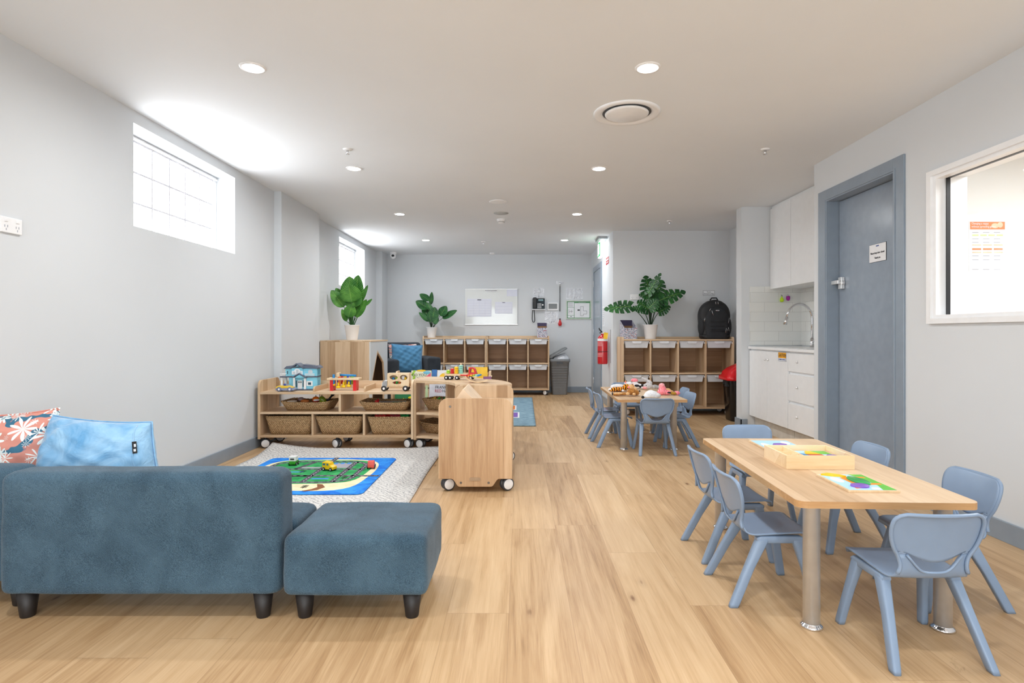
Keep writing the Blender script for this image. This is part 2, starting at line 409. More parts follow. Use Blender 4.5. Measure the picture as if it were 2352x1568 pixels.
# --- glass block windows
def block_window(n, Wn, xs, y0, z0, cols):
    r = struct('window_%d' % n, MB().box(xs-.09, xs+.006, Wn[0], Wn[1], z0+.6, Wn[3]).box(xs-.09, xs+.006, y0+cols*.2, Wn[1], Wn[2], z0+.6)
        .box(xs-.004, xs+.018, Wn[0], Wn[1], z0+.607, z0+.622), whiteP, bev=.002)
    mt_ = MB().box(xs-.085, xs-.025, Wn[0], y0+cols*.2, Wn[2], z0+.6)
    for i in range(cols+1): mt_.box(xs-.02, xs+.0055, max(Wn[0], y0+i*.2-.006), y0+i*.2+.006, Wn[2], z0+.6)
    for k in range(4): mt_.box(xs-.02, xs+.0062, Wn[0]+.001, y0+cols*.2-.001, max(Wn[2], z0+k*.2-.006), z0+k*.2+.006)
    mt_.build('mortar', mortarM, r)
    g = MB()
    for i in range(cols):
        for k in range(3):
            a, b = max(y0+i*.2+.005, Wn[0]+.002), y0+i*.2+.195; c, d = max(z0+k*.2+.005, Wn[2]+.001), z0+k*.2+.195
            g.box(xs-.03, xs, a, b, c, d)
            g.box(xs-.001, xs+.004, a+.022, b-.022, c+.022, d-.022)
    g.build('glass_blocks', blockM, r, bev=.006)
block_window(1, W1, -2.53, 3.626, 1.685, 6)
block_window(2, W2, -2.56, 7.83, 1.672, 6)
# --- right-hand internal window
r = struct('window_3', MB().box(2.385, 2.60, RW[0], RW[1], 1.085, 1.115).box(2.385, 2.60, RW[0], RW[1], 1.94, 1.97)
    .box(2.385, 2.60, 3.40, 3.435, 1.085, 1.97).box(2.385, 2.60, 1.265, 1.30, 1.085, 1.97)
    .box(2.40, 2.46, RW[0], RW[1], 1.115, 1.135).box(2.40, 2.46, RW[0], RW[1], 1.92, 1.94).box(2.40, 2.46, 3.375, 3.40, 1.135, 1.92), whiteP)
m_ = MB(); m_.poly([(2.459,RW[0],1.125),(2.459,3.385,1.125),(2.459,3.385,1.93),(2.459,RW[0],1.93)]); m_.build('pane', glassM, r)
MB().box(2.448, 2.47, 3.355, 3.362, 1.13, 1.925).box(2.448, 2.47, RW[0], 3.362, 1.918, 1.924).build('seal', black, r)
# --- door 1 (grey, right wall)
r = struct('door_1', MB().box(2.49, 2.53, 3.757, 4.561, .008, 2.052), doorM, bev=.002)
MB().box(2.392, 2.60, 4.564, 4.69, 0, 2.148).box(2.392, 2.60, 3.648, 3.754, 0, 2.148).box(2.392, 2.60, 3.754, 4.564, 2.055, 2.148)\
    .box(2.386, 2.40, 4.575, 4.59, 0, 2.08).box(2.386, 2.40, 3.728, 3.743, 0, 2.08).box(2.386, 2.40, 3.743, 4.575, 2.066, 2.08).build('door_frame', trimM, r, bev=.002)
hz = 1.415
h = MB().cyl((2.488, 4.50, hz), (2.465, 4.50, hz), .028).box(2.46, 2.488, 4.478, 4.522, hz-.045, hz+.045).box(2.43, 2.446, 4.47, 4.575, hz-.008, hz+.02).box(2.44, 2.47, 4.49, 4.51, hz-.006, hz+.012).build('door_handle', steel, r, bev=.002)
# --- far door in the alcove wall
r = struct('door_2', MB().box(1.246, 1.253, 8.97, 9.75, .01, 2.04), doorM)
MB().box(1.236, 1.2529, 8.88, 8.97, 0, 2.12).box(1.236, 1.2529, 9.75, 9.84, 0, 2.12).box(1.236, 1.2529, 8.97, 9.75, 2.04, 2.12).build('door_frame', trimM, r)
for z in (.25, 1.05, 1.85): MB().cyl((1.237, 9.76, z-.05), (1.237, 9.76, z+.05), .008).build('hinge', steel, r)
# --- kitchenette tiles
def tile_mat():
    t = NT('white_brick_tiles'); t.r(.12, spec=.5)
    tc = t.new('ShaderNodeTexCoord'); sp = t.new('ShaderNodeSeparateXYZ'); t.link(tc.outputs['Object'], sp.inputs[0]); cb = t.new('ShaderNodeCombineXYZ')
    t.link(t.math('ADD', sp.outputs[0], sp.outputs[1]), cb.inputs[0]); t.link(sp.outputs[2], cb.inputs[1])
    br = t.new('ShaderNodeTexBrick'); br.offset = .5; br.inputs['Scale'].default_value = 1; br.inputs['Brick Width'].default_value = .305; br.inputs['Row Height'].default_value = .105
    br.inputs['Mortar Size'].default_value = .0018; br.inputs['Mortar Smooth'].default_value = .3
    br.inputs['Color1'].default_value = lin((228,229,226)); br.inputs['Color2'].default_value = lin((224,226,224)); br.inputs['Mortar'].default_value = lin((196,197,194))
    t.link(cb.outputs[0], br.inputs['Vector']); t.base(br.outputs['Color']); t.bump(t.math('SUBTRACT', 1.0, br.outputs['Fac']), .3, .002); return t.m
tileM = tile_mat()
struct('trim_1', MB().box(2.495, 3.06, 6.343, 6.35, .9, 1.535).box(3.053, 3.06, 4.78, 6.343, .9, 1.535), tileM)
# ================================================================== ceiling fittings
lampE = M('lamp_diffuser', (255,252,246), .5, vary=0, emit=60)
def downlight():
    r = thing('downlight', '', 'ceiling light')
    MB().lathe([(.050,-.001),(.051,-.006),(.062,-.006),(.066,0)], cap=False).build('trim_ring', whiteP, r)
    MB().lathe([(.0001,-.003),(.050,-.003)], cap=False).build('diffuser', lampE, r)
    return r
def lampdata(i):
    l = bpy.data.lights.new('downlight_beam', 'AREA'); l.shape = 'DISK'; l.size = .09; l.energy = LAMP_W; l.color = (.965, .985, 1.0); l.spread = math.radians(170); return l
LD = lampdata(0)
src = downlight(); first = True
rows = (8.61, 6.73, 4.87, 3.02, 1.17, -.70, -2.3)
names = ['at the far end', 'second row from the far wall', 'third row from the far wall', 'nearest row in view', 'overhead', 'behind', 'behind at the back']
for j, Y in enumerate(rows):
    for i, X in enumerate((-1.375, .662)):
        d = src if first else dup(src); first = False
        side = 'left' if i == 0 else 'right'
        setthing(d, (X, Y, CEIL), 0, 'round recessed ceiling downlight, %s column, %s' % (side, names[j]), 'recessed ceiling downlights')
        lo = bpy.data.objects.new('downlight_beam', LD); COL.objects.link(lo); lo.parent = d; lo.location = (0, 0, -.012)
l2 = area('change_room_fill', (3.9, 2.6, CEIL-.03), (0, 0, 0), 1.2, 1.2, 85, (.98, .99, 1.0))  # fill lamp added out of view to brighten the change room
r = thing('added_ceiling_panel', 'square white ceiling light panel of the change room beyond the window', 'ceiling light', (3.9, 2.6, CEIL))
MB().box(-.62, .62, -.62, .62, -.02, 0).build('added_panel', whiteP, r)  # made-up fitting to go with the added fill lamp, out of view
# air diffuser
r = thing('air_diffuser', 'large round white air conditioning diffuser on the ceiling', 'air vent', (.667, 3.64, CEIL))
MB().lathe([(.205,0),(.206,-.008),(.190,-.013),(.168,-.010),(.150,-.002),(.146,.03),(.02,.03)], seg=56, cap=False).build('outer_ring', whiteP, r)
MB().lathe([(.0001,-.018),(.122,-.018),(.134,-.012),(.135,-.006),(.125,0),(.0001,.005)], seg=56, cap=False).build('centre_disc', whiteP, r)
MB().lathe([(.150,-.0015),(.02,-.0005)], seg=56, cap=False).build('air_gap', dark, r)
# sprinklers, detector, discs
def sprinkler():
    r = thing('fire_sprinkler', '', 'sprinkler', (0,0,0))
    MB().lathe([(.034,0),(.032,-.006),(.014,-.009),(.0001,-.009)], cap=False).build('rosette', whiteP, r)
    MB().cyl((0,0,-.008), (0,0,-.034), .005).cyl((.010,0,-.008), (.002,0,-.038), .002).cyl((-.010,0,-.008), (-.002,0,-.038), .002).build('sprinkler_frame', chrome, r)
    MB().lathe([(.0001,-.036),(.015,-.037),(.015,-.039),(.0001,-.040)], cap=False).build('deflector', chrome, r)
    return r
s0 = sprinkler()
for k, (x, y, l) in enumerate(((-1.28, 4.36, 'small pendent fire sprinkler on the ceiling above the left shelf'), (1.83, 4.36, 'small pendent fire sprinkler on the ceiling before the kitchenette'),
        (1.83, 7.14, 'small pendent fire sprinkler at the storage alcove ceiling'), (-.54, 8.77, 'tiny distant fire sprinkler on the ceiling before the far wall'))):
    setthing(s0 if k == 0 else dup(s0), (x, y, CEIL), 0, l, 'ceiling fire sprinklers')
r = thing('smoke_detector', 'white smoke detector with dark slots on the ceiling', 'smoke detector', (-.22, 7.05, CEIL))
MB().lathe([(.052,0),(.052,-.014),(.044,-.018),(.040,-.040),(.030,-.048),(.0001,-.050)], cap=False).build('detector_body', whiteP, r)
MB().lathe([(.0415,-.033),(.0415,-.038)], cap=False).build('slot', black, r)
tag(MB().lathe([(.085,0),(.085,-.004),(.0001,-.005)], cap=False).build('ceiling_speaker', M('speaker_grille', (186,188,186), .7), loc=(-.21, 6.68, CEIL)), 'flat grey round speaker disc on the ceiling before the detector', 'speaker')
tag(MB().lathe([(.095,0),(.095,-.003),(.080,-.006),(.0001,-.006)], cap=False).build('ceiling_access_disc', whiteP, loc=(-.22, 6.10, CEIL)), 'flat white round cover plate on the ceiling, nearest of the discs', 'cover plate')
tag(MB().lathe([(.05,0),(.05,-.018),(.03,-.026),(.0001,-.026)], cap=False).build('emergency_light', whiteP, loc=(-.46, 10.0, CEIL)), 'small white round fitting on the ceiling close to the far wall', 'emergency light')
r = thing('security_camera', 'white dome security camera in the far left ceiling corner', 'camera', (-2.14, 9.93, CEIL))
MB().lathe([(.055,0),(.055,-.03),(.045,-.04),(.0001,-.04)], cap=False).build('mount', whiteP, r)
MB().ball((0,-.012,-.062), .05).build('camera_ball', whiteP, r)
MB().ball((.004,-.05,-.062), (.026,.016,.022)).build('lens', black, r)
# exit sign
r = thing('exit_sign', 'illuminated green running man exit sign hung by the far door', 'exit sign', (1.17, 8.42, 0))
MB().box(-.05, .07, -.16, .2, 2.365, 2.3999).build('sign_mount', M('sign_bracket_grey', (150,154,158), .5), r)
sgE = M('sign_lit_white', (250,255,252), .5, vary=0, emit=2.2); sgG = M('sign_lit_green', (40,170,90), .5, vary=0, emit=1.0)
MB().box(-.012, .030, -.17, .22, 2.13, 2.355).build('sign_box', sgE, r, bev=.004)
MB().box(-.016, -.012, -.02, .21, 2.14, 2.345).build('green_panel', sgG, r)
fig = MB(); fig.box(-.018,-.016, .13,.19, 2.16,2.33); fig.ball((-.017,.065,2.31),(.002,.014,.014)); fig.prism([(.05,2.24),(.085,2.24),(.075,2.29),(.045,2.29)],'x',-.018,-.016); fig.prism([(.06,2.24),(.075,2.24),(.05,2.17),(.035,2.17)],'x',-.018,-.016); fig.prism([(.07,2.24),(.085,2.24),(.11,2.18),(.095,2.18)],'x',-.018,-.016)
fig.build('running_man', sgE, r)
# ================================================================== things on walls
def gpo(name, label, M4, w=.115, h=.073, n=2):
    r = thing(name, label, 'power outlet')
    def B(a): return a.box
    mb = MB(); mb.box(-w/2, w/2, -.011, 0, -h/2, h/2, M=M4); mb.build('plate', whiteP, r, bev=.003)
    for i in range(n):
        cx = (i-(n-1)/2)*w/2*1.05
        MB().box(cx-.009, cx+.009, -.0145, -.011, .014, .026, M=M4).build('switch', whiteP, r, bev=.001)
        MB().box(cx-.009, cx-.006, -.0116, -.011, -.012, -.001, M=M4).box(cx+.006, cx+.009, -.0116, -.011, -.012, -.001, M=M4).box(cx-.0015, cx+.0015, -.0116, -.011, -.026, -.016, M=M4).build('pin_slots', inkg, r)
    return r
T = Matrix.Translation
gpo('power_outlet', 'white double power outlet on the left wall at the picture edge', T((XL, 2.722, 1.53)) @ Matrix.Rotation(PI/2, 4, 'Z'))
x, z = P(1457.5, 682, 7.84); gpo('power_outlet', 'white double power outlet on the alcove wall behind the monstera', T((x, 7.84, z)))
def sheet(name, label, cat, px0, py0, px1, py1, Y, mat=None, lines=0, group=None, th=.003, lm=None):
    x0, z1 = P(px0, py0, Y); x1, z0 = P(px1, py1, Y)
    r = thing(name, label, cat, ((x0+x1)/2, Y, (z0+z1)/2), 0, group)
    w, h = (x1-x0), (z1-z0)
    MB().box(-w/2, w/2, -th, 0, -h/2, h/2).build('sheet', mat or paper, r)
    if lines:
        mb = MB(); rr = random.Random(int(px0))
        for k in range(lines):
            zz = h/2 - h*(k+1)/(lines+1); a = w*.42*rr.uniform(.55, 1)
            mb.box(-w*.42, -w*.42+2*a, -th-.0008, -th, zz-h*.006, zz+h*.006)
        mb.build('print', lm or inkg, r)
    return r
# whiteboard
wb = thing('whiteboard', 'glossy whiteboard with pinned papers on the far wall', 'whiteboard', (P(1128.5, 704, YB)[0], YB-.002, P(0, 704, YB)[1]))
MB().box(-.455, .455, -.016, 0, -.307, .307).build('board', M('glossy_whiteboard', (228,232,232), .06, spec=.6, vary=.003), wb, bev=.002)
MB().box(-.457, .457, -.0175, 0, -.315, -.303).box(-.457, .457, -.0175, 0, .303, .309).build('board_edge', steel, wb)
faint = M('faint_blue_ink', (198,202,222), .5)
def wbpaper(label, x0, y0, x1, y1, nr, nc, gl=True, ti=True):
    a, b = P(x0, y0, YB-.020); c, d = P(x1, y1, YB-.020); w, h = c-a, b-d
    r = thing('planner_sheet', label, 'paper', ((a+c)/2, YB-.020, (b+d)/2))
    MB().box(-w/2, w/2, -.0015, 0, -h/2, h/2).build('sheet', M('planner_paper', (222,225,238), .3, vary=.005), r)
    mb = MB()
    for k in range(nr+1):
        z = h/2-h*.1-k*(h*.86/max(nr,1)); mb.box(-w*.47, w*.47, -.0025, -.0015, z-.0015, z+.0015)
    for k in range(nc+1):
        xx = -w*.47+k*w*.94/max(nc,1); mb.box(xx-.0012, xx+.0012, -.0025, -.0015, -h*.46, h*.4)
    mb.build('ruled_lines', faint, r)
    if ti: MB().box(-w*.08, w*.08, -.003, -.0015, h*.42, h*.46).build('title', ink, r)
wbpaper('large ruled planner sheet on the left of the whiteboard', 1073, 686, 1129, 727, 6, 4)
wbpaper('smaller ruled planner sheet on the right of the whiteboard', 1137, 693, 1177, 720, 3, 1)
wbpaper('small list sheet in the top right corner of the whiteboard', 1164, 664.5, 1188, 680, 4, 2, ti=False)
r = sheet('title_strip', 'narrow white title strip at the top of the whiteboard', 'label', 1115, 665, 1141, 669.5, YB-.020, paper, 0, th=.002)
lettering('lettering', 'ROOM PLANNER', .026, Fy(0, -.0028, 0), ink, r)
# phone
px0, pz0 = P(1237, 698, YB)
r = thing('wall_phone', 'black desk phone with grey screen on a wall bracket', 'phone', (px0, YB, pz0))
MB().box(-.115, .115, -.09, 0, -.105, -.09).build('bracket', whiteP, r)
MB().prism([(-.03,.10),(-.11,-.088),(0,-.088),(0,.10)], 'x', -.105, .105).build('phone_body', M('phone_black', (34,46,54), .35), r, bev=.006)
MB().box(-.02,.095,-.047,-.03,.02,.095).build('screen_hood', black, r, bev=.004)
MB().box(-.005,.08,-.050,-.047,.035,.08).build('screen', M('lcd_grey_blue', (112,150,160), .2), r)
MB().box(-.098,-.035,-.115,-.06,-.085,.11).build('handset', black, r, bev=.014, seg=3)
kp = MB()
for i in range(3):
    for k in range(4): kp.cbox((-.012+i*.024, -.104+k*.0098, -.07+k*.023), (.015,.008,.012))
kp.build('keypad', whiteP, r)
MB().cyl((.07,-.085,-.02),(.07,-.07,-.02),.014).build('round_key', whiteP, r)
pts = [(-.10+.002,-.05,-.105)] + [(-.105+.018*(1-math.cos(a)), -.035, -.30+.03*math.cos(a*1)-.0) for a in ()]
cord = [(-.10,-.05,-.10),(-.108,-.04,-.18),(-.110,-.035,-.27),(-.098,-.03,-.315),(-.08,-.03,-.32),(-.066,-.03,-.29),(-.070,-.035,-.20),(-.078,-.05,-.10)]
MB().tube(cord, .0065, 8).build('curly_cord', black, r)
ic = P(1270, 704, YB)
r = thing('intercom_panel', 'white intercom panel with dark grey screen on the far wall', 'intercom', (ic[0], YB, ic[1]))
MB().box(-.097,.097,-.022,0,-.068,.068).build('panel', whiteP, r, bev=.005)
MB().box(-.077,.072,-.0235,-.022,-.04,.05).build('screen', M('dim_screen', (96,98,98), .15), r)
# hanging rod with red bulb
rx, rz = P(1286, 700, YB)
r = thing('hanging_pump', 'grey rod with a red rubber bulb hanging from a clear wall hook', 'pump', (rx, YB, 0))
zt = lambda y: P(0, y, YB)[1]
MB().box(-.065,.065,-.004,0, zt(652), zt(645)).build('hook_plate', sleeveM, r)
MB().tube([(0,-.012,zt(648)),(0,-.03,zt(651)),(0,-.02,zt(657))], .008).build('hook', chrome, r)
MB().cyl((0,-.018,zt(657)),(0,-.018,zt(715)),.008,.008,12).build('rod', M('grey_rod', (96,98,100), .5), r)
MB().cyl((0,-.018,zt(715)),(0,-.018,zt(733)),.003).build('clear_tube', sleeveM, r)
MB().lathe([(.008, zt(732)),(.010, zt(735)),(.018, zt(737)),(.030, zt(742)),(.032, zt(745)),(.022, zt(748)),(.0001, zt(748.5))], (0,-.03,0)).build('bulb', red, r)
MB().lathe([(.0001,zt(731)),(.012, zt(731.3)),(.012, zt(734))], (0,-.03,0)).build('bulb_neck', black, r)
sheet('plastic_sleeve_notice', 'glossy sleeved notice above the black wall phone', 'notice', 1225, 661, 1250, 682, YB, sleeveM, 7, lm=ink)
sheet('plastic_sleeve_notice', 'crinkled sleeved notice below the intercom panel', 'notice', 1251, 716, 1284, 743, YB, sleeveM, 5)
r = sheet('plastic_sleeve_notice', 'wide sleeved notice above the green framed plan', 'notice', 1300, 661, 1339, 688, YB, sleeveM, 0)
mb = MB(); rr = random.Random(3)
for c in range(4):
    for k in range(8): mb.box(-.135+c*.068, -.135+c*.068+rr.uniform(.03,.055), -.0038, -.003, .082-k*.022, .085-k*.022)
mb.build('print', inkg, r)
fx, fz = P(1329, 711.5, YB)
r = thing('evacuation_plan', 'framed evacuation plan with a green border on the far wall', 'framed plan', (fx, YB, fz))
MB().box(-.222,.222,-.018,0,.148,.166).box(-.222,.222,-.018,0,-.166,-.148).box(-.222,-.204,-.018,0,-.148,.148).box(.204,.222,-.018,0,-.148,.148).build('frame', M('silver_green_frame', (206,214,204), .3), r, bev=.003)
MB().box(-.204,.204,-.006,0,-.148,.148).build('green_border', M('plan_green', (92,150,104), .4), r)
MB().box(-.19,-.08,-.008,-.006,.045,.135).box(-.19,-.08,-.008,-.006,-.092,.04).box(-.19,-.08,-.008,-.006,-.135,-.098).box(-.072,.19,-.008,-.006,-.135,.118).build('plan_sheet', paper, r)
mb = MB()
for a in ((-.17,-.1,-.03,-.026),(-.17,-.166,-.06,.01),(-.13,-.126,-.05,0),(.03,.034,-.1,.06),(.03,.08,.056,.06),(.08,.084,-.02,.06),(.08,.14,-.02,-.016),(.14,.144,-.07,-.016),(.08,.14,-.074,-.07),(.08,.084,-.1,-.07),(.03,.08,-.104,-.1),(-.02,.02,-.014,.008),(-.145,-.12,-.12,-.11)):
    mb.box(a[0], a[1], -.009, -.008, a[2], a[3])
for k in range(5): mb.box(-.18,-.10,-.009,-.008,.055+k*.016,.058+k*.016)
mb.build('plan_lines', ink, r)
lettering('lettering', 'EVACUATION PLAN', .014, Fy(.06, -.0075, .128), paper, r)
# signs
x, z = P(1628, 672.5, 7.84)
r = thing('emergency_bag_sign', 'small white label on the wall above the black backpack', 'label', (x, 7.84, z))
MB().box(-.077,.077,-.003,0,-.032,.032).build('plate', ink, r); MB().box(-.074,.074,-.004,-.003,-.029,.029).build('sheet', paper, r)
lettering('lettering', 'Room', .021, Fy(0, -.0048, .012), ink, r); lettering('lettering', 'Emergency Bag', .021, Fy(0, -.0048, -.012), ink, r)
# extinguisher location sign and paper on the wall that faces left
r = thing('extinguisher_sign', 'white and red fire extinguisher location sign beside the exit sign', 'sign', (1.253, 8.33, 2.13))
MB().box(-.003,0,-.13,.13,-.02,.13).build('white_half', paper, r); MB().box(-.003,0,-.13,.13,-.12,-.02).build('red_half', M('sign_red', (190,60,66), .4), r)
MB().box(-.004,-.003,-.08,.08,-.1,-.085).box(-.004,-.003,-.1,.1,-.065,-.045).build('print', paper, r)
r = thing('wall_notice', 'tall pale notice on the white wall beside the far door', 'notice', (1.253, 8.72, 1.28))
MB().box(-.003,0,-.10,.10,-.15,.15).build('sheet', paper, r)
mb = MB()
for k in range(9): mb.box(-.004,-.003,-.08,.07,.11-k*.028,.115-k*.028)
mb.build('print', inkg, r)
# notice on the grey door
nx = 2.49; ny = 4.066; nz = 1.03 + (765-580)/1345*ny
r = thing('door_notice', 'white notice with two lines of text on the grey door', 'notice', (nx, ny, nz))
MB().box(-.003, 0, -.096, .096, -.063, .063).build('backing', ink, r); MB().box(-.004, -.003, -.094, .094, -.061, .061).build('sheet', paper, r)
lettering('lettering', 'Please keep door closed', .0195, Fx(-.0048, 0, .0), ink, r, squash=.82); lettering('lettering', 'Thank you', .0195, Fx(-.0048, 0, -.034), ink, r, squash=.82)
MB().box(-.0048, -.004, -.016, .016, .044, .052).build('small_mark', M('navy_ink', (50,80,150), .5), r)
# poster
r = thing('hygiene_poster', 'orange headed nappy changing poster on the wall behind the window', 'poster', (3.69, 4.62, 1.03+(765-566.5)/1345*4.62))
MB().box(-.143,.143,-.003,0,-.2,.2).build('sheet', paper, r)
po = M('poster_orange', (250,140,84), .5); pog = M('poster_pale_green', (206,226,150), .5); pop = M('poster_peach', (250,206,176), .5)
MB().box(-.137,.137,-.004,-.003,.136,.196).build('header_band', po, r)
lettering('lettering', 'Changing a nappy\nwithout spreading germs', .024, Fy(-.127, -.0046, .17), paper, r, align='LEFT', squash=.8)
MB().ball((.06,-.004,.165),(.03,.001,.02)).ball((.1,-.004,.172),(.022,.001,.022)).build('hands_picture', pop, r)
mb = MB()
for i in range(4): mb.box(-.12+i*.064,-.07+i*.064,-.004,-.003,.085,.096)
mb.build('green_bars', pog, r)
mb = MB()
for zz in (.008,-.05):
    for i in range(3): mb.box(-.12+i*.085,-.05+i*.085,-.004,-.003,zz,zz+.010)
mb.build('peach_bars', pop, r)
mb = MB()
for i in range(3): mb.box(-.12+i*.085,-.05+i*.085,-.004,-.003,-.026,-.012)
mb.build('orange_bars', po, r)
mb = MB()
for zz in (.11,.06,.032,-.075,-.105,-.18):
    for i in range(3): mb.box(-.12+i*.085,-.07+i*.085,-.004,-.003,zz,zz+.004)
mb.build('print', inkg, r)
# fire extinguisher
r = thing('fire_extinguisher', 'red fire extinguisher with yellow tag hung on the white wall', 'fire extinguisher', (1.165, 8.2, .60))
MB().lathe([(.066,0),(.070,.01),(.071,.02),(.071,.345),(.066,.372),(.045,.395),(.022,.405),(.020,.42),(.0001,.42)]).build('cylinder', M('extinguisher_red', (196,24,34), .25, spec=.6, coat=.3), r)
MB().lathe([(.0718,.17),(.0718,.177)], cap=False).build('mounting_strap', black, r)
MB().lathe([(.0716,.32),(.0716,.355)], cap=False).build('white_band', paper, r)
mb = MB()
for k in range(10):
    z = .30-k*.012 if k < 5 else .15-(k-5)*.012
    mb.grid(lambda u, v: (.0722*math.cos(-PI*.95+u*1.2), .0722*math.sin(-PI*.95+u*1.2), z+v*.005), 8, 1)
mb.build('label_print', M('label_pink', (232,160,160), .5), r)
MB().cyl((0,0,.42),(0,0,.44),.02).build('valve', steel, r)
MB().tube([(-.005,0,.44),(-.03,-.01,.462),(-.05,-.01,.495),(-.055,-.01,.50)], [.010,.009,.008,.004]).tube([(.0,0,.44),(-.045,0,.435)], .007).build('handle', black, r)
MB().tube([(.01,-.01,.45),(.04,-.01,.47),(.055,-.01,.455),(.045,-.01,.43)], .0025).build('safety_pin', steel, r)
MB().box(-.045,.012,-.085,-.078,.352,.44,M=Matrix.Rotation(.12,4,'Y')).build('yellow_tag', yellow, r)
tag(MB().box(1.247,1.253,8.03,8.05,.62,1.08).build('extinguisher_bracket', M('bracket_grey', (140,140,142), .5)), 'thin grey wall bracket strip behind the fire extinguisher', 'bracket')
# ================================================================== kitchenette
r = thing('base_cupboard', 'white kitchenette base cupboard with two doors under the sink', 'cupboard', (2.49, 5.89, 0))
MB().box(.02,.55,-.455,.455,.14,.86).build('carcass', whiteL, r)
MB().box(.06,.55,-.455,.455,0,.14).build('kickboard', M('kick_grey_white', (206,202,194), .4), r)
for s in (0, 1):
    y0 = -.453+s*.455
    d = MB().box(0,.019,y0,y0+.450,.145,.845).build('door', whiteL, r, bev=.0015)
    ky = .035 if s else -.035
    MB().ball((-.008, .0+ky, .765), (.010,.008,.012)).cyl((0,ky,.765),(-.006,ky,.765),.005).build('knob', steel, d)
r = thing('drawer_unit', 'white kitchenette drawer unit with three drawers beside the wall corner', 'drawer unit', (2.49, 5.11, 0))
MB().box(.02,.55,-.32,.32,.14,.86).build('carcass', whiteL, r)
MB().box(.06,.55,-.32,.32,0,.14).build('kickboard', M('kick_grey_white', (206,202,194), .4), r)
for z0, z1 in ((.145,.385),(.41,.655),(.68,.845)):
    d = MB().box(0,.019,-.318,.318,z0,z1).build('drawer', whiteL, r, bev=.0015)
    MB().ball((-.008,.13,(z0+z1)/2+.01),(.010,.008,.012)).cyl((0,.13,(z0+z1)/2+.01),(-.006,.13,(z0+z1)/2+.01),.005).build('knob', steel, d)
tag(MB().box(2.475,3.052,4.79,6.342,.862,.888).build('worktop', whiteL, bev=.003), 'thin white worktop of the kitchenette', 'worktop')
r = thing('sink', 'stainless steel sink set into the white worktop', 'sink', (2.76, 5.6, .888))
MB().box(-.2,.2,-.38,.35,0,.004).build('drainer', steel, r, bev=.001)
r = thing('kitchen_tap', 'tall chrome gooseneck kitchen tap over the sink', 'tap', (2.90, 5.80, .888))
pts = [(0,0,0),(0,0,.25)] + [(-.125+.125*math.cos(a), 0, .29+.14*math.sin(a)) for a in [math.radians(d) for d in range(0, 151, 10)]]
pts += [(-.255,0,.29)]
MB().tube(pts, .0125, 14).build('spout', chrome, r)
MB().cyl((-.250,0,.30),(-.270,0,.225),.015,.019).build('spray_head', chrome, r)
MB().cyl((0,0,0),(0,0,.09),.022,.018).build('tap_body', chrome, r)
MB().cyl((.0,-.02,.06),(.0,-.08,.09),.006).build('lever', chrome, r)
for k, (y0, y1) in enumerate(((5.865,6.345),(5.375,5.86),(4.79,5.37))):
    r = thing('wall_cabinet', ['white wall cabinet farthest from the camera, over the tiles', 'white wall cabinet in the middle, above the tap', 'white wall cabinet nearest, mostly behind the wall corner'][k], 'cabinet', (2.715, (y0+y1)/2, 1.51), 0, 'kitchenette wall cabinets')
    hw = (y1-y0)/2
    MB().box(.018,.335,-hw,hw,0,.86).build('cabinet_body', whiteL, r)
    MB().box(0,.018,-hw+.0015,hw-.0015,-.004,.86).build('door', whiteL, r, bev=.0015)
tag(MB().box(2.735,3.05,4.79,6.345,2.371,2.399).build('cabinet_filler', whiteL), 'white filler strip between wall cabinets and ceiling', 'filler strip')
def keytag(name, label, px_, py_, mat, h):
    x, z = P(px_, py_, 6.34)
    r = thing(name, label, 'key tag', (x, 6.343, z))
    MB().lathe([(.0001,.004),(.006,.0),(.007,-.012),(.019,-.024),(.021,-.045),(.014,-.058),(.0001,-.06)] if h else [(.0001,.0),(.020,-.004),(.022,-.03),(.016,-.046),(.006,-.05),(.0001,-.056)], (0,-.022,0), seg=12 if h else 6).build('tag_body', mat, r)
    MB().tube([(.004,-.022,0),(.008,-.012,.012),(0,-.004,.018)], .0025).build('hook', chrome if not h else black, r)
keytag('key_tag', 'lime green tag hanging on the white tiles', 1794, 681, M('lime_rubber', (190,226,20), .4), 1)
keytag('key_tag', 'purple tag hanging on the white tiles', 1808.5, 679.5, M('magenta_rubber', (160,24,150), .4), 0)
cy = 1345*2.49/(1797-1193); cz = 1.03-(819-765)/1345*cy
r = thing('caution_sticker', 'orange and white caution sticker on the cupboard door', 'sticker', (2.49, cy, cz))
MB().box(-.002,0,-.085,.085,-.043,.043).build('backing', M('sticker_grey', (150,156,170), .5), r)
MB().box(-.003,-.002,-.08,.08,-.012,.039).build('orange_band', M('caution_orange', (240,170,20), .5), r)
MB().box(-.003,-.002,-.08,.08,-.039,-.014).build('white_band', paper, r)
lettering('lettering', 'CAUTION', .043, Fx(-.0036, 0, .013), ink, r, squash=.85); lettering('lettering', 'CLEANING CHEMICALS', .016, Fx(-.0036, 0, -.027), M('navy_ink', (50,80,150), .5), r, squash=.9)
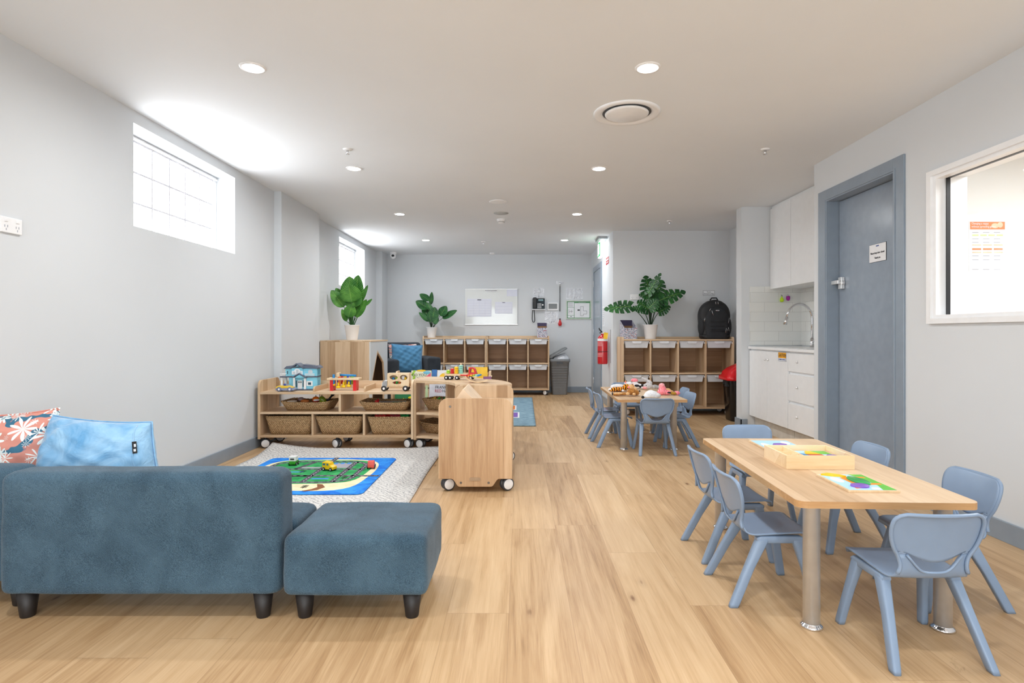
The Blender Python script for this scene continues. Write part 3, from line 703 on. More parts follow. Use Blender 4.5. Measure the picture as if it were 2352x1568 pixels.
# ================================================================== furniture: tray storage units
def caster(parent, x, y, wz=.042, twin=True, rot=0.0, top=.1):
    R4 = Matrix.Translation((x, y, 0)) @ Matrix.Rotation(rot, 4, 'Z')
    c = MB(); c.box(-.022,.022,-.022,.022,top-.006,top,M=R4); c.cyl(R4@Vector((0,0,top-.006)), R4@Vector((0,0,wz+.02)), .012)
    c.box(-.008,.008,-.03,.03,wz-.01,wz+.038,M=R4); o = c.build('caster', dark, parent, bev=.003)
    for s in (-1, 1):
        Rw = R4 @ Matrix.Translation((s*.017, 0, wz)) @ Matrix.Rotation(PI/2, 4, 'Y')
        w_ = MB(); w_.lathe([(.0001,-.009),(.036,-.009),(.042,-.005),(.042,.005),(.036,.009),(.0001,.009)], M=Rw, seg=24, mi=0)
        w_.lathe([(.0001,-.0115),(.030,-.0115),(.034,-.0085)], M=Rw, seg=24, mi=1, cap=False); w_.lathe([(.0001,.0115),(.030,.0115),(.034,.0085)], M=Rw, seg=24, mi=1, cap=False)
        w_.build('wheel', [dark, whiteP], o)
def side_prof(D, H, z0=.085, r=.05, cut=True):
    pts = [(D, z0)]
    pts += [(D-r+r*math.cos(a), H-r+r*math.sin(a)) for a in [math.radians(k) for k in range(0,91,15)]]
    pts += [(r+r*math.cos(a), H-r+r*math.sin(a)) for a in [math.radians(k) for k in range(90,181,15)]]
    pts += [(0, z0)]
    if cut:
        a, b, zb = .085, .135, .036
        S = lambda t: (a+(b-a)*t, z0-(z0-zb)*(.5-.5*math.cos(PI*t)))
        pts += [S(k/6) for k in range(7)] + [(D-S(k/6)[0], S(k/6)[1]) for k in range(6, -1, -1)]
    return pts
def tray_unit(W, D, ncol, label, loc, H=.985, top=.955, mid=.535, rotz=0):
    r = thing('tray_storage_unit', label, 'storage unit', loc, rotz)
    t = .02
    for x in (0, W-t):
        MB().prism(side_prof(D, H, .085, .04, False), 'x', x, x+t).build('side_panel', woodZ, r, bev=.0015)
    MB().box(t,W-t,0,D,top-t,top).build('top_board', woodX, r, bev=.0015)
    MB().box(t,W-t,0,D-.02,mid-t,mid).build('shelf', woodX, r, bev=.0015)
    MB().box(t,W-t,0,D,.085,.085+t*1.2).build('bottom_board', woodX, r, bev=.0015)
    MB().box(t,W-t,D-.016,D-.001,.1,top-t).build('back_panel', oakShade, r)
    MB().box(t,W-t,D-.016,D,top,H).build('back_rail', woodX, r, bev=.0015)
    cw = (W-t)/ncol
    for k in range(1, ncol):
        for z0, z1 in ((.109, mid-t), (mid, top-t)): MB().box(k*cw,k*cw+t,.002,D-.016,z0,z1).build('divider', woodZ, r, bev=.0015)
    for x in (.06, W-.06):
        for y in (.055, D-.06): caster(r, x, y, rot=1.0 if x > .1 else 2.2, top=.085)
    return r, [(k*cw+t, (k+1)*cw) for k in range(ncol)]
def make_tray():
    r = thing('storage_tray', '', 'tray')
    w, h = .29, .085
    a, b = w/2, w/2-.018
    out = lambda hw, d0, d1, z: [(-hw,d0,z),(hw,d0,z),(hw,d1,z),(-hw,d1,z)]
    mb = MB()
    mb.rings([out(b-.003,.022,.36,.003), out(b,.02,.365,0), out(a-.008,.008,.375,h-.012), out(a,0,.38,h-.012), out(a,0,.38,h), out(a-.01,.012,.372,h), out(b-.004,.024,.358,.006)], True, True, smooth=False)
    mb.build('tray_body', trayM, r, bev=.003)
    MB().prism([(-.055,h+.001),(.055,h+.001),(.055,h-.016),(.045,h-.030),(-.045,h-.030),(-.055,h-.016)], 'y', -.012, .010).build('handle_lip', trayM, r, bev=.003)
    return r
tray0 = [make_tray(), False]
def put_trays(unit, loc, cols, where, levels, scale=1.0):
    for z, rn in levels:
        for k, (a, b) in enumerate(cols):
            t = tray0[0] if not tray0[1] else dup(tray0[0]); tray0[1] = True
            on = ['first', 'second', 'third', 'fourth'][k]
            setthing(t, (loc[0]+(a+b)/2, loc[1]+.012, loc[2]+z), 0, 'pale plastic tray, %s row, %s from left, in the %s' % (rn, on, where), 'plastic storage trays')
            t.scale = ((b-a-.012)/.29, 1, 1)
            rr_ = MB()
            for xx in (a, b-.006): rr_.box(xx, xx+.006, .01, .36, z+.055, z+.072)
            rr_.build('tray_runner', whiteP, unit)
TL = ((.845, 'top'), (.420, 'lower'))
u, c = tray_unit(1.05, .42, 3, 'oak tray storage unit with a leafy plant against the far wall', (-1.604, 9.70, 0)); put_trays(u, (-1.604, 9.70, 0), c, 'storage unit under the far plant', TL)
u, c = tray_unit(1.045, .42, 3, 'oak tray storage unit beside the grey bin against the far wall', (-.550, 9.70, 0)); put_trays(u, (-.550, 9.70, 0), c, 'storage unit beside the grey bin', TL)
u, c = tray_unit(1.40, .42, 4, 'oak tray storage unit with four columns in the alcove', (1.287, 7.32, 0)); put_trays(u, (1.287, 7.32, 0), c, 'alcove storage unit', TL)
# ================================================================== low mobile shelves
def screw(parent, x, y, z, name='screw'):
    MB().lathe([(.0001,-.0015),(.0075,-.001),(.008,0)], M=Matrix.Translation((x,y,z))@Matrix.Rotation(-PI/2,4,'X')@Matrix.Diagonal((1,1,-1,1)), cap=False).build(name, steel, parent)
WA, DA = 1.388, .425
A = thing('low_toy_shelf', 'long low oak toy shelf on wheels holding seagrass baskets', 'shelf', (-2.332, 5.215, 0))
for x in (0, WA-.022): MB().prism(side_prof(DA, .61), 'x', x, x+.022).build('side_panel', woodZ, A, bev=.002)
MB().box(.022,WA-.022,.0,DA,.486,.506).build('top_board', woodX, A, bev=.0015)
MB().box(.022,WA-.022,.0,DA,.309,.328).build('middle_board', woodX, A, bev=.0015)
MB().box(.022,WA-.022,.0,DA,.100,.120).build('bottom_board', woodX, A, bev=.0015)
MB().box(.022,WA-.022,DA-.02,DA,.506,.575).build('back_rail', woodX, A, bev=.0015)
for x in (.487, .945): MB().box(x-.009,x+.009,.004,DA-.004,.120,.309).build('lower_divider', woodZ, A, bev=.0015)
MB().box(.72,.74,.004,DA-.004,.328,.486).build('upper_divider', woodZ, A, bev=.0015)
for x in (.49, .945): MB().prism([(.03,.506),(.03,.535),(.06,.552),(DA-.02,.552),(DA-.02,.506)], 'x', x-.008, x+.008).build('toy_partition', woodY, A, bev=.002)
for x in (.05, WA/2, WA-.05):
    for y in (.05, DA-.05): caster(A, x, y, rot=(1.05 if x > .1 else 1.9), top=.100)
# end unit C (its end panel faces the camera)
WC = .985
Cu = thing('mobile_toy_shelf', 'oak toy shelf on wheels whose end panel faces the camera', 'shelf', (-.524, 4.775, 0), -PI/2)
for k, x in enumerate((0, WC-.022)): MB().prism(side_prof(.476, .608, .087, .06), 'x', x, x+.022).build('end_panel', panelC if k else woodZ, Cu, bev=.002)
MB().box(.022,WC-.022,0,.476,.486,.506).build('top_board', woodX, Cu, bev=.0015)
MB().box(.022,WC-.022,0,.476,.309,.328).build('middle_board', woodX, Cu, bev=.0015)
MB().box(.022,WC-.022,0,.476,.100,.120).build('bottom_board', woodX, Cu, bev=.0015)
MB().box(.022,WC-.022,.456,.476,.12,.50).build('back_panel', woodX, Cu)
for x in (.055, WC-.055):
    for y in (.055, .476-.035): caster(Cu, x, y, rot=.5, top=.100, wz=.044)
Mx = Matrix.Translation((WC,0,0)) @ Matrix.Rotation(PI/2, 4, 'Z')   # frame on the end panel
for y, z in ((.145,.062),(.325,.062),(.075,.555)): MB().lathe([(.0001,0),(.008,0),(.007,.0016)], M=Matrix.Translation((WC,y,z))@Matrix.Rotation(PI/2,4,'Y'), seg=14, cap=True).build('screw', M('screw_grey', (120,112,104), .4, .6), Cu)
MB().prism([(y+.237, z+.086) for y, z in rrect(.037,.011,.010)], 'x', WC, WC+.0025).build('name_plate', M('brass_grey_plate', (176,150,122), .4, .3), Cu)
# curved corner shelf B
cx, cy, ri, ro = -.936, 4.780, .41, .875
B = thing('curved_corner_shelf', 'curved oak corner shelf on wheels joining the two toy shelves', 'shelf', (cx, cy, 0))
def sector(mb, r0, r1, z0, z1, a0=2, a1=88, n=28):
    rs = []
    for k in range(n+1):
        a = math.radians(a0+(a1-a0)*k/n); c_, s_ = math.cos(a), math.sin(a)
        rs.append([(r0*c_, r0*s_, z0), (r1*c_, r1*s_, z0), (r1*c_, r1*s_, z1), (r0*c_, r0*s_, z1)])
    return mb.rings(rs, True, True, smooth=False)
for nm, z0, z1 in (('top_board', .590, .612), ('middle_board', .309, .328), ('bottom_board', .100, .120)): sector(MB(), ri, ro, z0, z1).build(nm, woodX, B)
MB().prism([(ri-.005+p[0]*.476/.476, p[1]) for p in side_prof(.476, .612)], 'y', 0, .022).build('end_panel', woodZ, B, bev=.002)
MB().prism([(ri-.005+p[0], p[1]) for p in side_prof(.476, .612)], 'x', 0, .022).build('end_panel', woodZ, B, bev=.002)
a = math.radians(60); Rd = Matrix.Rotation(a, 4, 'Z')
MB().box(.56,.86,-.01,.01,.328,.590,M=Rd).box(.56,.86,-.01,.01,.120,.309,M=Rd).build('divider', woodZ, B)
for x, y in ((.05,.48),(.07,.80),(.48,.06),(.80,.06),(.42,.42)): caster(B, x, y, rot=1.2, top=.100)
# ================================================================== baskets
def basket(label, loc, rotz, wt, dt, wb_, db, h, group, lift=0.0):
    r = thing('seagrass_basket', label, 'basket', loc, rotz, group)
    def ring(t, inset=0):
        hx = (wb_+(wt-wb_)*t)/2-inset; hy = (db+(dt-db)*t)/2-inset
        zz = lambda x, y: h*t + (lift*(abs(x)/hx)**3 if t > .5 else 0)
        q = rrect(hx, hy, .03, 3); out = []
        for i in range(len(q)):      # densify the long sides
            p0, p1 = q[i], q[(i+1) % len(q)]; d = math.dist(p0, p1); m = max(1, int(d/.03))
            for k in range(m): out.append((p0[0]+(p1[0]-p0[0])*k/m, p0[1]+(p1[1]-p0[1])*k/m))
        return out
    def pr(t, inset=0, dz=0):
        q = ring(t, inset); hx = (wb_+(wt-wb_)*t)/2
        return [(x, y, h*t+dz+lift*t*(abs(x)/hx)**3) for x, y in q]
    base_n = len(ring(1))
    def rs(q, n):   # resample ring to n points
        out = []; L = [0]
        for i in range(len(q)): L.append(L[-1]+math.dist(q[i], q[(i+1) % len(q)]))
        for k in range(n):
            d = L[-1]*k/n; i = max(j for j in range(len(q)) if L[j] <= d+1e-9); f = (d-L[i])/max(1e-9, L[i+1]-L[i]); a_, b_ = q[i], q[(i+1) % len(q)]
            out.append(tuple(a_[m]+(b_[m]-a_[m])*f for m in range(3)))
        return out
    N = 72
    MB().rings([rs(pr(0), N), rs(pr(.3), N), rs(pr(.7), N), rs(pr(1), N), rs(pr(1,.008), N), rs(pr(.08,.008), N)], True, True).build('woven_body', basketM, r)
    rim = rs(pr(1, .004, .002), N); rim = rim + rim[:2]
    pts = [Vector(p) for p in rim]
    mb = MB()
    for s in (0, PI):
        q = []
        for i in range(len(pts)-1):
            for k in range(2):
                p = pts[i].lerp(pts[i+1], k/2); ph = (i*2+k)*.9+s
                q.append(p + Vector((0, 0, .0035*math.sin(ph))) + Vector((p.x, p.y, 0)).normalized()*.0035*math.cos(ph))
        mb.tube(q, .0052, 6)
    mb.build('braided_rim', basketM, r)
    return r
G1, G2 = 'deep seagrass baskets on the bottom shelf', 'shallow seagrass baskets on the middle shelf'
Y0 = 5.215
basket('deep seagrass basket, leftmost on the bottom shelf', (-2.068, Y0+.19, .121), 0, .425, .34, .355, .27, .158, G1)
basket('deep seagrass basket, middle of the bottom shelf', (-1.618, Y0+.19, .121), -.02, .43, .34, .33, .27, .158, G1)
basket('deep seagrass basket filled with red and green bricks', (-1.160, Y0+.185, .121), 0, .41, .34, .335, .27, .154, G1)
b1 = basket('shallow seagrass basket heaped with play food', (-1.93, Y0+.21, .329), -.06, .45, .31, .37, .23, .070, G2, .012)
b2 = basket('shallow seagrass basket with a red toy and dark green box', (-1.215, Y0+.21, .329), -.04, .46, .31, .375, .23, .068, G2, .012)
b3 = basket('small seagrass basket of leafy toys in the corner shelf', (-.715, 5.41, .329), -.5, .30, .24, .22, .17, .095, 'baskets in the curved corner shelf')
b4 = basket('low seagrass basket in the bottom of the corner shelf', (-.72, 5.39, .121), -.5, .34, .26, .24, .18, .085, 'baskets in the curved corner shelf', .02)
# ================================================================== tables and chairs
def table(label, cx_, cy_, rot, L, Wd, H, legs, r_=.032):
    r = thing('activity_table', label, 'table', (cx_, cy_, 0), rot)
    pts = rrect(Wd/2, L/2, r_, 5)
    MB().prism(pts, 'z', H-.024, H-.0012).build('table_edge', edgeW, r)
    MB().prism([(x*.999, y*.9995) for x, y in pts], 'z', H-.0012, H).build('tabletop', tableW, r)
    for x, y in legs:
        l = MB().lathe([(.0285, .010), (.0285, H-.028), (.034, H-.026), (.034, H-.024)], (x, y, 0), seg=36).build('leg', steel, r)
        MB().lathe([(.0001,0),(.037,0),(.038,.003),(.036,.008),(.030,.013),(.0286,.016)], (x, y, 0), seg=36, cap=False).build('foot', chrome, l)
    return r
table('oak kids table holding the wooden puzzle box, nearest the camera', 1.272, 2.575, math.radians(-2.2), 1.2, .607, .46, [(-.225,-.525),(.225,-.525),(-.225,.525),(.225,.525)])
table('oak kids table heaped with animal hand puppets, farther back', 1.152, 5.62, math.radians(-.8), 1.19, .597, .46, [(-.22,-.43),(.22,-.43),(-.22,.43),(.22,.43)], .006)
chairM = M('blue_grey_moulded_plastic', (132,153,180), .30, spec=.45, vary=.012)
def make_chair():
    r = thing('kids_chair', '', 'chair')
    prof = [(.158,.246),(.154,.258),(.140,.264),(.09,.264),(.03,.261),(-.03,.257),(-.07,.255),(-.098,.262),(-.113,.280),(-.120,.305),(-.124,.335),(-.130,.370),(-.138,.410),(-.148,.448),(-.156,.468),(-.164,.477)]
    wid = [.118,.124,.127,.129,.129,.127,.125,.119,.110,.103,.110,.129,.140,.140,.128,.106]
    cum = [0]
    for i in range(1, len(prof)): cum.append(cum[-1]+math.dist(prof[i], prof[i-1]))
    T_ = cum[-1]
    def cr(p0, p1, p2, p3, t): return .5*((2*p1)+(-p0+p2)*t+(2*p0-5*p1+4*p2-p3)*t*t+(-p0+3*p1-3*p2+p3)*t**3)
    def at(v):
        d = max(0, min(1, v))*T_; i = 0
        while i < len(cum)-2 and cum[i+1] < d: i += 1
        t = (d-cum[i])/(cum[i+1]-cum[i]); g = lambda L, k: L[max(0, min(len(L)-1, k))]
        y = cr(g(prof,i-1)[0], g(prof,i)[0], g(prof,i+1)[0], g(prof,i+2)[0], t); z = cr(g(prof,i-1)[1], g(prof,i)[1], g(prof,i+1)[1], g(prof,i+2)[1], t)
        w_ = cr(g(wid,i-1), g(wid,i), g(wid,i+1), g(wid,i+2), t); return y, z, w_
    def vz(z):   # v on the back where height is z
        lo, hi = .52, 1.0
        for _ in range(30):
            m = (lo+hi)/2
            if at(m)[1] < z: lo = m
            else: hi = m
        return lo
    def surf(u, v, dy=0):   # u -1..1
        y, z, w_ = at(v); back = max(0, min(1, (v-.5)/.2))
        y += back*.016*u*u; z += (1-back)*(.004*u*u) - back*0
        if v > .9: w_ = w_  # corners already rounded by the width table
        return (u*w_, y+dy, z)
    U0 = .76
    v1 = lambda u: vz(.343) - (vz(.343)-vz(.286))*(1-min(1, abs(u)/U0)**3.2) if abs(u) < U0 else vz(.343)
    v2 = lambda u: vz(.348) - (vz(.348)-vz(.320))*(1-min(1, abs(u)/U0)**2.0) if abs(u) < U0 else vz(.348)
    NU = 28
    mb = MB(); mb.grid(lambda a, b: surf(2*a-1, v1(2*a-1)*b), NU, 22)
    mb.build('seat', chairM, r, solid=.006, off=-1)
    mb = MB()
    mb.grid(lambda a, b: surf(2*a-1, v2(2*a-1)+(1-v2(2*a-1))*b), NU, 16)
    for s in (-1, 1):
        mb.grid(lambda a, b: surf((U0+(1-U0)*a) if s > 0 else (-1+(1-U0)*a), v1(s*(U0+.001))+(v2(s*(U0+.001))-v1(s*(U0+.001)))*b), 5, 2)
    bmesh.ops.remove_doubles(mb.bm, verts=mb.bm.verts, dist=.0004)
    o = mb.build('backrest', chairM, r, solid=.006, off=-1)
    # stiffening rim round the back and down to the seat
    path = [surf(-1, v, -.004) for v in [.585+.415*k/22 for k in range(23)]]
    top = [surf(-1+2*k/14, 1, -.004) for k in range(1, 14)]
    path2 = [surf(1, v, -.004) for v in [1-.415*k/22 for k in range(23)]]
    mb = MB(); mb.tube(path+top+path2, [.0062]*(len(path+top+path2)), 8)
    def lip(fn, n=20): return [surf(-U0+2*U0*k/n, fn(-U0+2*U0*k/n), -.003) for k in range(n+1)]
    mb.tube(lip(v1), .0042, 8)
    mb.build('back_rim', chairM, r)
    # side rails with legs
    def loft(secs):
        mb = MB(); rs = []
        for c, hx, hy in secs: rs.append([(c[0]+x, c[1]+y, c[2]) for x, y in rrect(hx, hy, min(hx,hy)*.45, 2)])
        return mb.rings(rs, True, True)
    for s in (-1, 1):
        MB().rings([[(s*.112+x, y_, .243+z_) for x, z_ in rrect(.015, .0135*k_, .006, 2)] for y_, k_ in ((-.060,.5),(-.045,1),(0,1.05),(.08,1.05),(.108,1),(.120,.5))], True, True).build('side_rail', chairM, r)
        MB().cyl((s*.100, -.095, .262), (s*.112, -.035, .246), .012, .015, 10)
        loft([((s*.1495,-.160,0), .0115,.0165), ((s*.1475,-.154,.012), .0125,.0175), ((s*.128,-.092,.14), .0135,.0185), ((s*.114,-.040,.236), .016,.023), ((s*.111,-.030,.254), .013,.020)]).build('leg', chairM, r)
        loft([((s*.147,.150,0), .0110,.0150), ((s*.146,.148,.012), .012,.016), ((s*.128,.122,.14), .0125,.017), ((s*.114,.098,.236), .015,.021), ((s*.111,.090,.254), .012,.018)]).build('leg', chairM, r)
    return r
ch0 = make_chair(); used = False
CH = [  # x, y, yaw degrees, label, group
 (1.288,1.935,0,'blue-grey kids chair at the near end of the near table, back to camera',0),
 (1.650,2.310,90,'blue-grey kids chair nearest the right wall, at the near table',0),
 (1.595,2.885,91,'blue-grey kids chair in front of the grey door, at the near table',0),
 (.965,2.355,-90,'blue-grey kids chair on the left of the near table, nearer one',0),
 (.985,2.775,-88,'blue-grey kids chair on the left of the near table, farther one',0),
 (1.352,3.345,180,'blue-grey kids chair facing the camera at the far end of the near table',0),
 (1.163,5.075,0,'blue-grey kids chair with its back to camera at the puppet table',1),
 (.860,5.435,-86,'blue-grey kids chair on the left of the puppet table, nearer one',1),
 (.842,5.870,-90,'blue-grey kids chair on the left of the puppet table, farther one',1),
 (1.445,5.425,94,'blue-grey kids chair on the right of the puppet table, nearer one',1),
 (1.520,5.875,90,'blue-grey kids chair on the right of the puppet table, farther one',1),
 (1.165,6.36,180,'blue-grey kids chair facing the camera behind the puppet table',1)]
for x, y, a, lb, g in CH:
    c = dup(ch0) if used else ch0; used = True
    setthing(c, (x, y, 0), math.radians(a), lb, ['blue-grey kids chairs at the near table', 'blue-grey kids chairs at the puppet table'][g])
# puzzle box and boards on the near table
TZ = .46
bx = thing('wooden_puzzle_box', 'open pale wooden box with compartments on the near table', 'box', (1.262, 2.567, TZ), -.02)
hw, hd, hh, t = .1415, .118, .058, .008
MB().box(-hw,hw,-hd,-hd+t,0,hh).box(-hw,hw,hd-t,hd,0,hh).box(-hw,-hw+t,-hd+t,hd-t,0,hh).box(hw-t,hw,-hd+t,hd-t,0,hh).box(-hw+t,hw-t,-hd+t,hd-t,.001,.026).build('box_frame', pine, bx, bev=.001)
MB().box(-.062,-.056,-hd+t,hd-t,.008,hh-.004).box(-hw+t,-.062,.028,.033,.008,hh-.012).box(-hw+t,-.062,-.035,-.030,.008,hh-.012).build('compartment_divider', pine, bx)
def board(label, loc, rot, w_, h_, pieces, z=0):
    r = thing('shape_puzzle_board', label, 'puzzle', loc, rot)
    MB().box(-w_/2,w_/2,-h_/2,h_/2,0,.008).build('board', ply, r, bev=.001)
    sky = M('puzzle_sky', (176,220,244), .45, vary=.01)
    MB().box(-w_/2+.008,w_/2-.008,-h_/2+.008,h_/2-.008,.008,.0086).build('picture_sky', sky, r)
    for nm, mt, kind, p, z1 in pieces:
        mb = MB()
        if kind == 'p': mb.prism(p, 'z', .0086, z1)
        else: mb.lathe([(1,0),(1,(z1-.0086)*.7),(.96,z1-.0086),(.0001,z1-.0086)], M=Matrix.Translation((p[0],p[1],.0086))@Matrix.Rotation(p[4] if len(p) > 4 else 0,4,'Z')@Matrix.Diagonal((p[2],p[3],1,1)), seg=36, cap=False)
        mb.build(nm, mt, r)
    return r
cloud = M('puzzle_cloud', (246,250,252), .45); pgr = M('puzzle_green', (104,190,70), .4); pdg = M('puzzle_piece_green', (44,156,80), .35); por = M('puzzle_orange', (250,146,40), .4); ppu = M('puzzle_piece_purple', (132,92,190), .35)
board('square bird puzzle board with green and purple ovals on the near table', (1.272, 2.214, TZ), -.03, .182, .245, [
  ('green_patch', pgr, 'p', [(.083,-.115),(.083,.115),(.03,.115),(.045,.05),(.052,-.05),(.035,-.115)], .0089),
  ('orange_bird', por, 'p', [(-.05,-.10),(-.02,-.09),(.03,-.045),(.075,-.04),(.075,-.02),(.03,-.02),(.03,.055),(.07,.06),(.07,.075),(.0,.075),(-.03,.06),(-.025,-.04),(-.05,-.085)], .0092),
  ('white_cloud', cloud, 'o', (-.055,.03,.018,.04), .0089), ('white_cloud', cloud, 'o', (.022,-.095,.016,.014), .0093),
  ('yellow_diamond', yellow, 'p', [(-.083,.10),(-.05,.12),(-.015,.095),(.0,.07),(-.045,.078)], .0145),
  ('green_oval', pdg, 'o', (.012,.005,.026,.058,.12), .0155), ('purple_oval', ppu, 'o', (-.022,-.068,.032,.026), .0155)])
board('square puzzle board with a purple oval behind the wooden box', (1.300, 2.952, TZ), -.03, .20, .245, [
  ('white_cloud', cloud, 'o', (-.06,-.02,.02,.06), .0089), ('white_cloud', cloud, 'o', (.06,.05,.02,.04), .0089), ('green_patch', pdg, 'o', (-.01,-.055,.04,.03), .011), ('purple_oval', ppu, 'o', (.005,-.02,.034,.028), .0155)])
b = board('puzzle board with red, yellow and purple pieces inside the wooden box', (1.302, 2.572, TZ+.0262), -.02, .178, .205, [
  ('green_patch', pgr, 'p', [(.02,.02),(.08,.02),(.08,.09),(.0,.09)], .0089), ('blue_patch', M('puzzle_blue', (30,130,200), .4), 'p', [(-.08,-.08),(-.03,-.08),(-.05,.0),(-.08,.03)], .0145),
  ('red_piece', M('puzzle_red', (206,66,60), .35), 'p', [(-.03,-.09),(.03,-.09),(.02,-.01),(-.045,-.01)], .0145), ('yellow_piece', yellow, 'p', [(-.045,.0),(.02,.0),(.0,.06),(-.02,.065)], .0145), ('purple_oval', ppu, 'o', (.055,-.04,.024,.034), .0145)])
tag(MB().lathe([(.0001,0),(.009,0),(.009,.008),(.0001,.010)], (0,0,0)).build('puzzle_piece', ppu, loc=(1.165, 2.49, TZ+.0262)), 'tiny purple puzzle piece in a corner compartment of the box', 'puzzle piece')
# ================================================================== sofa, ottoman, cushions
def upholstered(mb_pts, name, parent, bev=.045):
    x0,x1,y0,y1,z0,z1 = mb_pts
    bm = bmesh.new(); bmesh.ops.create_cube(bm, size=1, matrix=Matrix.Translation(((x0+x1)/2,(y0+y1)/2,(z0+z1)/2))@Matrix.Diagonal((x1-x0,y1-y0,z1-z0,1)))
    lowe = [e for e in bm.edges if all(abs(v.co.z-z0) < 1e-5 for v in e.verts)]; rest = [e for e in bm.edges if e not in lowe]
    bmesh.ops.bevel(bm, geom=rest, offset=bev, segments=5, affect='EDGES', profile=.5)
    lowe = [e for e in bm.edges if all(abs(v.co.z-z0) < 1e-5 for v in e.verts)]
    bmesh.ops.bevel(bm, geom=lowe, offset=.012, segments=2, affect='EDGES', profile=.5)
    for f in bm.faces: f.smooth = True
    me = bpy.data.meshes.new(name); bm.to_mesh(me); bm.free(); me.materials.append(sofaM)
    o = bpy.data.objects.new(name, me); COL.objects.link(o); o.parent = parent; CHILDREN.setdefault(parent.name, []).append(o)
    m = o.modifiers.new('remesh', 'REMESH'); m.mode = 'VOXEL'; m.voxel_size = .012; m.use_smooth_shade = True
    s = o.modifiers.new('smooth', 'SMOOTH'); s.factor = .5; s.iterations = 6
    tx = bpy.data.textures.get('soft') or bpy.data.textures.new('soft', 'CLOUDS'); tx.noise_scale = .22
    d = o.modifiers.new('sag', 'DISPLACE'); d.texture = tx; d.strength = .010; d.mid_level = .5; d.texture_coords = 'LOCAL'
    return o
def blk_legs(parent, pts, h=.10):
    for x, y in pts: MB().lathe([(.0001,0),(.022,0),(.024,.004),(.036,h),(.0001,h)], (x, y, 0), seg=28).build('leg', legBlk, parent)
S = thing('sofa', 'blue fabric kids sofa seen from behind, blue cushion over its back', 'sofa', (-1.345, 2.25, 0), 0)
upholstered((-.528,.487,-.160,.0,.093,.530), 'backrest', S, .040)
upholstered((-.50,.485,.005,.275,.093,.312), 'seat', S, .035)
blk_legs(S, [(-.447,-.115),(.412,-.115),(-.44,.22),(.43,.22)])
S2 = thing('corner_sofa', 'blue fabric corner seat against the left wall at the picture edge', 'sofa', (-2.09, 2.30, 0), 0)
upholstered((-.265,.210,-.10,.03,.093,.525), 'backrest', S2, .045)
upholstered((-.265,.205,.035,.275,.093,.312), 'seat', S2, .035)
blk_legs(S2, [(-.2,-.07),(.19,-.07),(-.2,.22),(.19,.22)])
O = thing('ottoman', 'blue fabric square ottoman beside the sofa end', 'ottoman', (-.591, 2.305, 0), 0)
upholstered((-.258,.262,-.225,.215,.093,.312), 'padded_top', O, .035)
blk_legs(O, [(-.19,-.17),(.20,-.17),(-.19,.16),(.20,.16)])
def cushion(name, label, mat, loc, rot, w_, h_, th, seed=0, flare=0.0):
    r = thing(name, label, 'cushion', loc); r.rotation_euler = rot
    mb = MB(); nz = lambda a, b: .5*math.sin(a*7+seed)*math.cos(b*6+seed*2)+.35*math.sin(a*15-b*11+seed)+.25*math.sin(a*9+b*17+seed)
    def f(side):
        def g(u, v):
            a, b = 2*u-1, 2*v-1
            prof = (max(0, 1-abs(a)**2.6)*max(0, 1-abs(b)**2.6))**.55
            pin = 1-.07*(1-abs(a)**2)*(abs(b)**3) ; pin2 = 1-.07*(1-abs(b)**2)*(abs(a)**3)
            x = a*w_/2*pin2 + flare*max(0, a)*(1-b)/2; z = b*h_/2*pin
            wr = .012*prof*nz(a*1.0, b*1.2) + .004*math.sin(22*math.atan2(b, a+.01)+seed)*(abs(a*b)**.7)
            return (x, side*(th/2*prof)+wr*(1 if prof > .02 else 0), z)
        return g
    mb.grid(f(-1), 40, 40); mb.grid(f(1), 40, 40)
    bmesh.ops.remove_doubles(mb.bm, verts=mb.bm.verts, dist=.0008)
    mb.build('cushion_cover', mat, r, sub=1)
    path = []
    for k in range(145):
        t_ = k/144*4; s_ = int(t_) % 4; q = t_-int(t_)
        a, b = [(-1+2*q,-1),(1,-1+2*q),(1-2*q,1),(-1,1-2*q)][s_]
        pin = 1-.07*(1-abs(a)**2)*(abs(b)**3); pin2 = 1-.07*(1-abs(b)**2)*(abs(a)**3)
        path.append((a*w_/2*pin2 + flare*max(0, a)*(1-b)/2, .0, b*h_/2*pin))
    MB().tube(path, .0035, 6).build('seam', mat, r)
    if flare:
        g_ = f(-1); q = [Vector(g_(.90, k/20)) for k in range(1, 20)]
        MB().tube(q, .003, 6).build('side_seam', mat, r)
        p0 = Vector(g_(.905, .70)); p1 = Vector(g_(.96, .70)); dx = (p1-p0).normalized(); ang = math.atan2(dx.y, dx.x)
        T4 = Matrix.Translation(p0+Vector((.006,-.004,0))) @ Matrix.Rotation(ang, 4, 'Z') @ Matrix.Rotation(-.25, 4, 'Y')
        tg = MB().box(-.008,.008,-.003,.0,-.024,.024,M=T4).build('sewn_tag', black, r); tag(tg, 'small black sewn tag')
        MB().box(-.004,.004,-.0038,-.003,-.016,-.006,M=T4).box(-.002,.005,-.0038,-.003,.002,.014,M=T4).build('white_mark', paper, tg)
    return r
